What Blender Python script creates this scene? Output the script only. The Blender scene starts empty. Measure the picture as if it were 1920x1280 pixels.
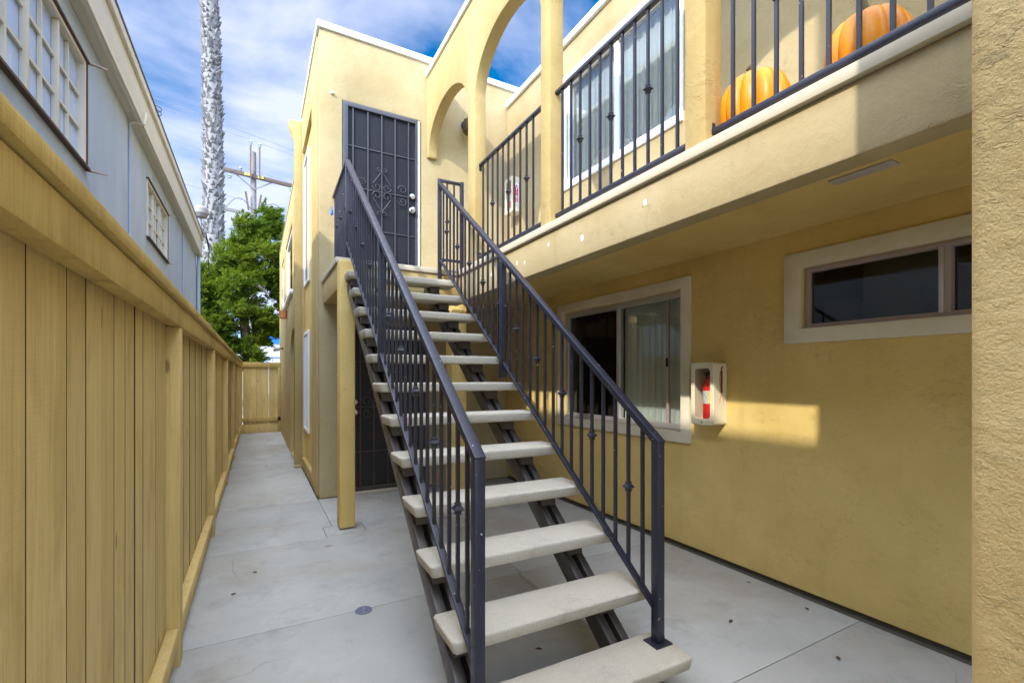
import bpy, bmesh, math, random
from mathutils import Vector, Matrix
R = math.radians
random.seed(7)
SC = bpy.context.scene
COL = SC.collection

# ------------------------------------------------------------------ camera
cam = bpy.data.cameras.new('camera')
cam.sensor_width = 36.0
cam.lens = 873.41 / 1920 * 36.0
cam.shift_y = (706.04 - 640.0) / 1920
cam.clip_start = 0.02
cam.clip_end = 3000
camo = bpy.data.objects.new('camera', cam)
camo.location = (0, 0, 1.47)
camo.rotation_euler = (R(90), 0, -R(28.773))
COL.objects.link(camo)
SC.camera = camo

# ------------------------------------------------------------------ sun + sky
SUN = Vector((-1.0, -0.647, 0.855)).normalized()
EL = math.asin(SUN.z)
AZ = math.atan2(SUN.x, SUN.y)
sl = bpy.data.lights.new('sun', 'SUN')
sl.energy = 2.9
sl.angle = R(0.9)
sl.color = (1.0, 0.95, 0.88)
so = bpy.data.objects.new('sun', sl)
so.rotation_euler = SUN.to_track_quat('Z', 'Y').to_euler()
so.location = (-6, -4, 12)
COL.objects.link(so)

W = bpy.data.worlds.new('World')
SC.world = W
W.use_nodes = True
nt = W.node_tree
nt.nodes.clear()
out = nt.nodes.new('ShaderNodeOutputWorld')
bg = nt.nodes.new('ShaderNodeBackground')
bg.inputs['Strength'].default_value = 0.15
sky = nt.nodes.new('ShaderNodeTexSky')
sky.sky_type = 'NISHITA'
sky.sun_disc = False
sky.sun_elevation = EL
sky.sun_rotation = AZ
sky.dust_density = 0.6
sky.ozone_density = 3.0
tc = nt.nodes.new('ShaderNodeTexCoord')
mp = nt.nodes.new('ShaderNodeMapping')
mp.inputs['Scale'].default_value = (1.0, 1.0, 2.2)
mp.inputs['Location'].default_value = (0.35, 0.2, 0.1)
nz = nt.nodes.new('ShaderNodeTexNoise')
nz.inputs['Scale'].default_value = 1.7
nz.inputs['Detail'].default_value = 7
nz.inputs['Roughness'].default_value = 0.52
nz.inputs['Distortion'].default_value = 0.35
cr = nt.nodes.new('ShaderNodeValToRGB')
cr.color_ramp.elements[0].position = 0.39
cr.color_ramp.elements[1].position = 0.57
cr.color_ramp.elements[1].color = (0.9, 0.9, 0.9, 1)
mixc = nt.nodes.new('ShaderNodeMix')
mixc.data_type = 'RGBA'
mixc.inputs[7].default_value = (3.55, 3.8, 4.95, 1)
hs = nt.nodes.new('ShaderNodeHueSaturation')
hs.inputs['Saturation'].default_value = 1.95
hs.inputs['Value'].default_value = 0.85
vm = nt.nodes.new('ShaderNodeVectorMath'); vm.operation = 'DOT_PRODUCT'
vm.inputs[1].default_value = Vector((SUN.x * 0.45, SUN.y * 0.8, 1.0)).normalized()
mr = nt.nodes.new('ShaderNodeMapRange'); mr.interpolation_type = 'SMOOTHSTEP'
mr.inputs['From Min'].default_value = 0.30; mr.inputs['From Max'].default_value = 0.95
mr.inputs['To Min'].default_value = 1.0; mr.inputs['To Max'].default_value = 8.0
ml = nt.nodes.new('ShaderNodeMix'); ml.data_type = 'RGBA'; ml.blend_type = 'MULTIPLY'; ml.inputs[0].default_value = 1.0
L = nt.links.new
L(tc.outputs['Generated'], mp.inputs['Vector'])
L(mp.outputs[0], nz.inputs['Vector'])
L(nz.outputs['Fac'], cr.inputs[0])
L(cr.outputs[0], mixc.inputs[0])
L(sky.outputs[0], hs.inputs['Color'])
L(hs.outputs[0], mixc.inputs[6])
L(tc.outputs['Generated'], vm.inputs[0])
L(vm.outputs['Value'], mr.inputs['Value'])
L(mixc.outputs[2], ml.inputs[6]); L(mr.outputs[0], ml.inputs[7])      # added fill light: sky brightened overhead and sunward, outside the view
gt = nt.nodes.new('ShaderNodeMix'); gt.data_type = 'RGBA'; gt.blend_type = 'MULTIPLY'; gt.inputs[7].default_value = (1.07, 0.975, 0.79, 1)
mf = nt.nodes.new('ShaderNodeMapRange'); mf.inputs['From Min'].default_value = 1.0; mf.inputs['From Max'].default_value = 5.0
L(mr.outputs[0], mf.inputs['Value']); L(mf.outputs[0], gt.inputs[0])
L(ml.outputs[2], gt.inputs[6])
L(gt.outputs[2], bg.inputs['Color'])
L(bg.outputs[0], out.inputs['Surface'])

SC.view_settings.view_transform = 'Standard'
SC.view_settings.look = 'None'
SC.view_settings.gamma = 1.0
SC.view_settings.exposure = 0.85
SC.render.engine = 'CYCLES'
SC.cycles.max_bounces = 7
SC.cycles.diffuse_bounces = 4
SC.cycles.transparent_max_bounces = 12

# ------------------------------------------------------------------ materials
def mat(name, col, rough=0.7, spec=0.3, metal=0.0):
    m = bpy.data.materials.new(name)
    m.use_nodes = True
    b = m.node_tree.nodes['Principled BSDF']
    b.inputs['Base Color'].default_value = (*col, 1)
    b.inputs['Roughness'].default_value = rough
    b.inputs['Specular IOR Level'].default_value = spec
    b.inputs['Metallic'].default_value = metal
    return m

class NT:
    def __init__(s, m):
        s.t = m.node_tree; s.b = s.t.nodes['Principled BSDF']
        s.tc = s.t.nodes.new('ShaderNodeTexCoord')
    def map(s, sc=(1, 1, 1), src='Object'):
        n = s.t.nodes.new('ShaderNodeMapping'); n.inputs['Scale'].default_value = sc
        s.t.links.new(s.tc.outputs[src], n.inputs[0]); return n.outputs[0]
    def noise(s, vec, scale, det=6, rough=0.55, dist=0.0):
        n = s.t.nodes.new('ShaderNodeTexNoise')
        n.inputs['Scale'].default_value = scale; n.inputs['Detail'].default_value = det
        n.inputs['Roughness'].default_value = rough; n.inputs['Distortion'].default_value = dist
        s.t.links.new(vec, n.inputs['Vector']); return n.outputs['Fac']
    def voro(s, vec, scale, feat='F1'):
        n = s.t.nodes.new('ShaderNodeTexVoronoi'); n.feature = feat
        n.inputs['Scale'].default_value = scale
        s.t.links.new(vec, n.inputs['Vector']); return n.outputs['Distance']
    def ramp(s, fac, stops):
        n = s.t.nodes.new('ShaderNodeValToRGB'); e = n.color_ramp.elements
        while len(e) < len(stops): e.new(0.5)
        for i, (p, c) in enumerate(stops):
            e[i].position = p
            e[i].color = (c, c, c, 1) if isinstance(c, (int, float)) else (*c, 1)
        s.t.links.new(fac, n.inputs[0]); return n.outputs[0]
    def mixc(s, fac, a, b, mode='MIX'):
        n = s.t.nodes.new('ShaderNodeMix'); n.data_type = 'RGBA'; n.blend_type = mode
        for sock, v in ((n.inputs[0], fac), (n.inputs[6], a), (n.inputs[7], b)):
            if hasattr(v, 'links'): s.t.links.new(v, sock)
            elif isinstance(v, (int, float)): sock.default_value = v
            else: sock.default_value = (*v, 1)
        return n.outputs[2]
    def math(s, op, a, b=0.0):
        n = s.t.nodes.new('ShaderNodeMath'); n.operation = op
        for i, v in enumerate((a, b)):
            if hasattr(v, 'links'): s.t.links.new(v, n.inputs[i])
            else: n.inputs[i].default_value = v
        return n.outputs[0]
    def isl(s):
        n = s.t.nodes.new('ShaderNodeNewGeometry'); return n.outputs['Random Per Island']
    def bump(s, h, strength=0.5, dist=0.01):
        n = s.t.nodes.new('ShaderNodeBump')
        n.inputs['Strength'].default_value = strength; n.inputs['Distance'].default_value = dist
        s.t.links.new(h, n.inputs['Height']); s.t.links.new(n.outputs[0], s.b.inputs['Normal']); return n
    def col(s, c): s.t.links.new(c, s.b.inputs['Base Color'])
    def rough(s, c): s.t.links.new(c, s.b.inputs['Roughness'])

def stucco(name, col, amp=1.0, fine=1.0, swirl=0.5, zs=1.8, ridgeamt=1.0):
    m = mat(name, col, 0.85, 0.25); n = NT(m)
    v = n.map()
    big = n.noise(v, 1.6, 5, 0.6)
    mid = n.noise(v, 7 * fine, 6, 0.68, 0.3)
    tro = n.noise(n.map((1.0, 1.0, zs)), 17 * fine, 4, 0.62, swirl)
    ridge = n.ramp(tro, [(0.56, 0.0), (0.60, 1.0), (0.66, 0.35), (0.8, 0.1)])
    mask = n.ramp(n.noise(v, 3.1 * fine, 4, 0.6), [(0.50, 0.0), (0.66, 1.0)])
    ridge = n.math('MULTIPLY', ridge, mask)
    grain = n.noise(v, 210, 1, 0.65)
    h = n.math('ADD', n.math('MULTIPLY', mid, 0.9), n.math('ADD', n.math('MULTIPLY', ridge, 0.30 * ridgeamt), n.math('MULTIPLY', grain, 0.16)))
    n.bump(h, 0.6 * amp, 0.016)
    d = tuple(c * k for c, k in zip(col, (0.86, 0.82, 0.72)))
    l = tuple(min(1, c * k) for c, k in zip(col, (1.07, 1.07, 1.1)))
    c = n.mixc(n.ramp(big, [(0.3, 0.0), (0.72, 1.0)]), d, l)
    c = n.mixc(n.math('MULTIPLY', ridge, 0.22), c, tuple(x * 0.6 for x in col))
    dk = n.math('MULTIPLY', n.ramp(n.noise(v, 34, 5, 0.72, 0.6), [(0.54, 0.0), (0.66, 1.0)]), n.ramp(n.noise(v, 2.6, 4, 0.6), [(0.45, 0.12), (0.66, 1.0)]))
    c = n.mixc(n.math('MULTIPLY', dk, 0.34), c, tuple(x * 0.5 for x in col))
    dr = n.ramp(n.noise(n.map((7, 7, 0.55)), 1.2, 5, 0.6, 0.2), [(0.55, 0.0), (0.74, 1.0)])
    c = n.mixc(n.math('MULTIPLY', dr, 0.16), c, tuple(x * 0.5 for x in col))
    n.col(c)
    return m

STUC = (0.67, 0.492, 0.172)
M_STUC = stucco('stucco_tan_shade', STUC)  # one stucco in several tones; this colour is kept brighter for shaded walls
M_STUC_SUN = stucco('stucco_tan_sun', (0.412, 0.336, 0.184), 0.9)  # same stucco, colour darkened for the walls in sun
M_STUC_M = stucco('stucco_golden', (0.462, 0.352, 0.150), 0.9)  # same stucco, in-between colour evening out sunlit and shaded walls
M_STUC_R = stucco('stucco_coarse_lit', (0.82, 0.635, 0.305), 1.2, 1.5, 0.4, 2.2, 1.9)  # same stucco, colour lifted to stand for brighter light on the pillar
M_TRIM = mat('cream_trim', (0.66, 0.60, 0.44), 0.55)
n = NT(M_TRIM); v = n.map(); n.bump(n.noise(v, 40, 4), 0.15, 0.004)
n.col(n.mixc(n.ramp(n.noise(v, 3, 5), [(0.35, 0.0), (0.7, 1.0)]), (0.60, 0.54, 0.38), (0.70, 0.64, 0.48)))
M_LIP = mat('cream_lip', (0.50, 0.445, 0.32), 0.6)
M_WHITE = mat('white_paint', (0.80, 0.80, 0.78), 0.45)
M_COPE = mat('coping_white', (0.80, 0.80, 0.76), 0.5)

def paint_metal(name, col, chips=True):
    m = mat(name, col, 0.38, 0.5); n = NT(m); v = n.map()
    c = n.mixc(n.noise(v, 6, 4), tuple(x * 0.8 for x in col), tuple(x * 1.25 for x in col))
    if chips:
        oi = n.t.nodes.new('ShaderNodeObjectInfo')
        va = n.t.nodes.new('ShaderNodeVectorMath'); va.operation = 'ADD'
        n.t.links.new(v, va.inputs[0]); n.t.links.new(oi.outputs['Location'], va.inputs[1])
        msk = n.ramp(n.noise(va.outputs[0], 55, 2, 0.5), [(0.735, 0.0), (0.75, 1.0)])
        c = n.mixc(msk, c, (0.50, 0.48, 0.47))
    n.col(c); n.rough(n.ramp(n.noise(v, 20, 4), [(0.3, 0.30), (0.7, 0.5)]))
    n.bump(n.noise(v, 60, 3), 0.12, 0.002)
    return m
M_NAVY = paint_metal('navy_painted_steel', (0.017, 0.018, 0.031))
M_STRING = paint_metal('brown_steel', (0.05, 0.041, 0.034), False)
M_DOORM = paint_metal('door_steel', (0.045, 0.046, 0.055), False)
M_SCREEN = mat('perforated_screen', (0.02, 0.02, 0.026), 0.6, 0.2)
n = NT(M_SCREEN); v = n.map()
n.bump(n.voro(v, 260), 0.3, 0.002)
n.col(n.mixc(n.noise(v, 2, 5), (0.009, 0.010, 0.015), (0.020, 0.021, 0.028)))
M_SCREENB = mat('brown_perforated_screen', (0.024, 0.021, 0.019), 0.6, 0.3)
n = NT(M_SCREENB); n.bump(n.voro(n.map(), 260), 0.3, 0.002)
M_CHROME = mat('brushed_nickel', (0.72, 0.70, 0.66), 0.28, 0.5, 1.0)
M_ALU = mat('aluminium', (0.55, 0.53, 0.50), 0.42, 0.5, 0.75)
M_ALUP = mat('aged_aluminium', (0.42, 0.33, 0.29), 0.5, 0.4, 0.35)
M_VINYL = mat('white_vinyl', (0.82, 0.83, 0.84), 0.35)

def concrete(name, a, b, speck=0.0, bs=0.25):
    m = mat(name, a, 0.82, 0.25); n = NT(m); v = n.map()
    f = n.ramp(n.noise(v, 1.1, 8, 0.68, 0.2), [(0.28, 0.0), (0.72, 1.0)])
    c = n.mixc(f, a, b)
    st = n.ramp(n.noise(v, 0.75, 7, 0.66, 0.3), [(0.50, 0.0), (0.68, 1.0)])
    c = n.mixc(n.math('MULTIPLY', st, 0.75), c, (0.34, 0.30, 0.225))
    st2 = n.ramp(n.noise(n.map((1, 1, 1)), 2.6, 9, 0.74, 0.2), [(0.52, 0.0), (0.76, 1.0)])
    c = n.mixc(n.math('MULTIPLY', st2, 0.75), c, (0.25, 0.235, 0.20))
    st3 = n.ramp(n.noise(v, 1.7, 5, 0.6, 0.5), [(0.62, 0.0), (0.72, 1.0)])
    c = n.mixc(n.math('MULTIPLY', st3, 0.35), c, tuple(min(1, x * 1.25) for x in b))
    if not speck:
        nd = n.t.nodes.new('ShaderNodeTexNoise'); nd.inputs['Scale'].default_value = 2.6; nd.inputs['Detail'].default_value = 6
        n.t.links.new(v, nd.inputs['Vector'])
        wv = n.t.nodes.new('ShaderNodeVectorMath'); wv.operation = 'MULTIPLY_ADD'; wv.inputs[1].default_value = (0.35, 0.35, 0.35)
        n.t.links.new(nd.outputs['Color'], wv.inputs[0]); n.t.links.new(v, wv.inputs[2])
        ck = n.ramp(n.voro(wv.outputs[0], 0.62, 'DISTANCE_TO_EDGE'), [(0.0012, 1.0), (0.0034, 0.0)])
        ckm = n.ramp(n.noise(v, 0.9, 2), [(0.5, 0.0), (0.56, 1.0)])
        c = n.mixc(n.math('MULTIPLY', n.math('MULTIPLY', ck, ckm), 0.55), c, (0.15, 0.13, 0.10))
        rs = n.ramp(n.voro(v, 1.35), [(0.035, 1.0), (0.06, 0.0)])
        c = n.mixc(n.math('MULTIPLY', rs, 0.45), c, (0.20, 0.12, 0.06))
    c = n.mixc(n.math('MULTIPLY', n.ramp(n.noise(v, 190, 2, 0.6), [(0.5, 0.0), (0.75, 1.0)]), 0.34 + speck), c, (0.28, 0.26, 0.22))
    if speck:
        pit = n.ramp(n.voro(v, 60), [(0.10, 1.0), (0.22, 0.0)])
        pm = n.ramp(n.noise(v, 5, 4), [(0.42, 0.0), (0.62, 1.0)])
        c = n.mixc(n.math('MULTIPLY', pit, n.math('MULTIPLY', pm, 0.75)), c, (0.16, 0.14, 0.12))
    n.col(c)
    n.bump(n.math('ADD', n.noise(v, 120, 4, 0.6), n.noise(v, 9, 4)), bs, 0.004)
    return m
M_SLAB = concrete('concrete_slab', (0.355, 0.355, 0.325), (0.475, 0.47, 0.43))
M_TREAD = concrete('concrete_tread', (0.42, 0.38, 0.285), (0.53, 0.485, 0.385), 0.25, 0.5)
M_JOINT = mat('joint_dirt', (0.10, 0.085, 0.06), 0.95)
M_GROUND = mat('ground_dirt', (0.20, 0.18, 0.15), 0.95)
n = NT(M_GROUND); n.col(n.mixc(n.noise(n.map(), 0.4, 6), (0.14, 0.13, 0.12), (0.26, 0.24, 0.2)))
M_ROAD = mat('asphalt', (0.055, 0.055, 0.058), 0.9)
n = NT(M_ROAD); n.col(n.mixc(n.noise(n.map(), 3, 6), (0.04, 0.04, 0.042), (0.075, 0.075, 0.078)))

def wood(name, a, b, dark):
    m = mat(name, a, 0.72, 0.25); n = NT(m)
    isl = n.isl()
    sv = n.t.nodes.new('ShaderNodeCombineXYZ')
    for i, k in enumerate((13.0, 29.0, 7.0)): n.t.links.new(n.math('MULTIPLY', isl, k), sv.inputs[i])
    va = n.t.nodes.new('ShaderNodeVectorMath'); va.operation = 'ADD'
    n.t.links.new(n.map((1, 1, 1)), va.inputs[0]); n.t.links.new(sv.outputs[0], va.inputs[1])
    def sc(s3):
        k = n.t.nodes.new('ShaderNodeMapping'); k.inputs['Scale'].default_value = s3
        n.t.links.new(va.outputs[0], k.inputs[0]); return k.outputs[0]
    streak = n.noise(sc((14, 14, 0.55)), 1.6, 5, 0.6, 0.3)
    grain = n.noise(sc((60, 60, 2.2)), 2.0, 4, 0.6, 0.3)
    blot = n.noise(sc((2.5, 2.5, 1.2)), 1.5, 5, 0.6, 0.6)
    c = n.mixc(n.ramp(streak, [(0.33, 0.0), (0.66, 1.0)]), a, b)
    c = n.mixc(n.math('MULTIPLY', n.ramp(blot, [(0.52, 0.0), (0.72, 1.0)]), 0.55), c, dark)
    c = n.mixc(n.math('MULTIPLY', n.ramp(grain, [(0.50, 0.0), (0.70, 1.0)]), 0.45), c, dark)
    c = n.mixc(n.math('MULTIPLY', isl, 0.28), c, dark)
    kn = n.ramp(n.voro(sc((5.5, 5.5, 1.9)), 1.0), [(0.045, 1.0), (0.085, 0.0)])
    c = n.mixc(n.math('MULTIPLY', kn, 0.7), c, tuple(x * 0.35 for x in dark))
    saw = n.noise(sc((3, 3, 120)), 2.0, 2, 0.5)
    n.col(c)
    n.bump(n.math('ADD', n.math('MULTIPLY', grain, 0.8), n.math('MULTIPLY', saw, 0.35)), 0.7, 0.004)
    return m
M_WOOD = wood('fence_painted_wood', (0.66, 0.485, 0.175), (0.75, 0.575, 0.25), (0.40, 0.275, 0.085))
M_EDGE = mat('dirty_shaded_board_edge', (0.085, 0.055, 0.02), 0.9)  # dirt plus gap shade, painted on board sides so seams look dark
M_WOODR = wood('rail_painted_wood', (0.52, 0.37, 0.11), (0.62, 0.45, 0.15), (0.30, 0.19, 0.05))
M_NEIGH = mat('grey_blue_paint', (0.5, 0.55, 0.64), 0.75)
n = NT(M_NEIGH); v = n.map((1, 1, 0.35))
n.col(n.mixc(n.ramp(n.noise(v, 2.2, 6, 0.6), [(0.3, 0.0), (0.7, 1.0)]), (0.34, 0.42, 0.56), (0.44, 0.52, 0.65)))
n.bump(n.noise(n.map(), 30, 4), 0.12, 0.004)
M_NTRIM = mat('warm_white_paint', (0.64, 0.61, 0.52), 0.6)
n = NT(M_NTRIM); n.col(n.mixc(n.noise(n.map((1, 0.3, 1)), 3, 5), (0.56, 0.53, 0.44), (0.70, 0.67, 0.59)))
M_ROOF = mat('roof_felt', (0.10, 0.10, 0.11), 0.9)
M_BROWN = mat('brown_wood_trim', (0.10, 0.06, 0.045), 0.6)
M_RIBGL = mat('textured_glass', (0.40, 0.49, 0.66), 0.16, 0.6)
n = NT(M_RIBGL); v = n.map((1, 1, 0.5))
n.bump(n.noise(v, 45, 2), 0.25, 0.006)
n.col(n.mixc(n.noise(n.map(), 5, 3), (0.36, 0.50, 0.85), (0.52, 0.65, 0.90)))

def glass(name, tint=(0.82, 0.85, 0.84), base=0.07, k=1.0):
    m = bpy.data.materials.new(name); m.use_nodes = True
    t = m.node_tree; t.nodes.clear()
    o = t.nodes.new('ShaderNodeOutputMaterial'); mx = t.nodes.new('ShaderNodeMixShader')
    tr = t.nodes.new('ShaderNodeBsdfTransparent'); tr.inputs[0].default_value = (*tint, 1)
    gl = t.nodes.new('ShaderNodeBsdfGlossy'); gl.inputs['Roughness'].default_value = 0.015
    lw = t.nodes.new('ShaderNodeLayerWeight'); lw.inputs[0].default_value = 0.5
    fr = t.nodes.new('ShaderNodeMath'); fr.operation = 'POWER'; fr.inputs[1].default_value = 4.0
    t.links.new(lw.outputs['Facing'], fr.inputs[0])
    ma = t.nodes.new('ShaderNodeMath'); ma.operation = 'MULTIPLY_ADD'
    ma.inputs[1].default_value = k; ma.inputs[2].default_value = base; ma.use_clamp = True
    t.links.new(fr.outputs[0], ma.inputs[0]); t.links.new(ma.outputs[0], mx.inputs[0])
    t.links.new(tr.outputs[0], mx.inputs[1]); t.links.new(gl.outputs[0], mx.inputs[2])
    t.links.new(mx.outputs[0], o.inputs[0]); return m
M_GLASS = glass('window_glass')
M_GLASSD = glass('dark_window_glass', (0.6, 0.6, 0.58), 0.05)
M_ACRYL = glass('clear_acrylic', (0.95, 0.94, 0.93), 0.02, 0.7)
M_BLIND = mat('blind_vinyl', (0.78, 0.78, 0.72), 0.5)
M_DARKROOM = mat('dim_room_paint', (0.30, 0.25, 0.20), 0.9)
M_ROOMGREY = mat('grey_furniture', (0.36, 0.36, 0.33), 0.8)
M_ORANGE = mat('pumpkin_skin', (0.70, 0.20, 0.002), 0.4, 0.3)
n = NT(M_ORANGE); v = n.map()
n.col(n.mixc(n.ramp(n.noise(v, 7, 5), [(0.35, 0.0), (0.7, 1.0)]), (0.64, 0.19, 0.001), (0.74, 0.285, 0.002)))
n.bump(n.noise(v, 45, 3), 0.1, 0.004)
M_STEM = mat('pumpkin_stem', (0.12, 0.10, 0.035), 0.8)
M_RED = mat('extinguisher_red', (0.72, 0.02, 0.015), 0.28, 0.5)
M_REDINK = mat('red_ink', (0.60, 0.03, 0.08), 0.5)
M_DKRED = mat('dark_red_ink', (0.20, 0.045, 0.02), 0.5)
M_LABEL = mat('printed_label', (0.70, 0.70, 0.70), 0.5)
n = NT(M_LABEL)
n.col(n.mixc(n.ramp(n.noise(n.map((1, 1, 3)), 70, 2), [(0.45, 0.0), (0.55, 1.0)]), (0.75, 0.75, 0.75), (0.42, 0.42, 0.43)))
M_YELL = mat('yellow_label', (0.75, 0.72, 0.10), 0.5)
M_IVORY = mat('ivory_plastic', (0.68, 0.62, 0.44), 0.42)
M_BLACK = mat('black_rubber', (0.02, 0.02, 0.022), 0.5)
M_TERRA = mat('terracotta', (0.60, 0.23, 0.09), 0.7)
M_BLUE = mat('bright_blue', (0.01, 0.16, 0.72), 0.4)
M_PALEB = mat('pale_blue', (0.45, 0.58, 0.85), 0.3)
M_SIGNW = mat('sign_white', (0.85, 0.86, 0.90), 0.5)
M_GREYTX = mat('grey_lettering', (0.45, 0.47, 0.58), 0.6)
M_DRAIN = mat('drain_plastic', (0.17, 0.18, 0.24), 0.5)
M_POLE = mat('weathered_pole', (0.34, 0.32, 0.31), 0.85)
n = NT(M_POLE); n.col(n.mixc(n.noise(n.map((6, 6, 0.4)), 2, 5), (0.18, 0.165, 0.155), (0.33, 0.31, 0.30)))
M_ARM = mat('crossarm_wood', (0.17, 0.125, 0.105), 0.85)
M_PORC = mat('porcelain', (0.45, 0.55, 0.58), 0.3)
M_WIRE = mat('wire_grey', (0.30, 0.32, 0.40), 0.6)
M_PALM = mat('palm_boots', (0.47, 0.45, 0.44), 0.85)
n = NT(M_PALM)
n.col(n.mixc(n.isl(), (0.12, 0.115, 0.11), (0.265, 0.255, 0.245)))
M_BARK = mat('bark', (0.17, 0.12, 0.09), 0.9)
n = NT(M_BARK); v = n.map((3, 3, 1)); n.col(n.mixc(n.noise(v, 5, 5), (0.10, 0.07, 0.05), (0.26, 0.19, 0.14))); n.bump(n.noise(v, 12, 5), 0.7, 0.03)
M_DEAD = mat('bare_pale_wood', (0.24, 0.205, 0.175), 0.9)
M_LEAFB = mat('dry_leaf_brown', (0.11, 0.055, 0.035), 0.8)

def foliage(name, a, b, c3):
    m = mat(name, a, 0.6, 0.2); n = NT(m)
    c = n.mixc(n.ramp(n.isl(), [(0.15, 0.0), (0.85, 1.0)]), a, b)
    big = n.ramp(n.noise(n.map(), 1.1, 3), [(0.40, 0.0), (0.62, 1.0)])
    c = n.mixc(n.math('MULTIPLY', big, 0.55), c, c3)
    n.col(c)
    t = m.node_tree
    tl = t.nodes.new('ShaderNodeBsdfTranslucent'); mx = t.nodes.new('ShaderNodeMixShader'); mx.inputs[0].default_value = 0.35
    t.links.new(c, tl.inputs[0])
    o = t.nodes['Material Output']
    t.links.new(n.b.outputs[0], mx.inputs[1]); t.links.new(tl.outputs[0], mx.inputs[2]); t.links.new(mx.outputs[0], o.inputs[0])
    return m
M_JUN = foliage('juniper_foliage', (0.035, 0.085, 0.006), (0.105, 0.18, 0.010), (0.23, 0.285, 0.016))
M_FROND = foliage('palm_frond', (0.05, 0.10, 0.02), (0.09, 0.15, 0.03), (0.12, 0.16, 0.05))

# ------------------------------------------------------------------ builders
def tag(o, label=None, cat=None, group=None, kind=None):
    if label: o['label'] = label
    if cat: o['category'] = cat
    if group: o['group'] = group
    if kind: o['kind'] = kind
    return o

def thing(name, label, cat, loc=(0, 0, 0), rz=0.0, group=None):
    o = bpy.data.objects.new(name, None)
    o.empty_display_size = 0.1
    o.location = loc; o.rotation_euler = (0, 0, rz)
    COL.objects.link(o)
    return tag(o, label, cat, group)

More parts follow.
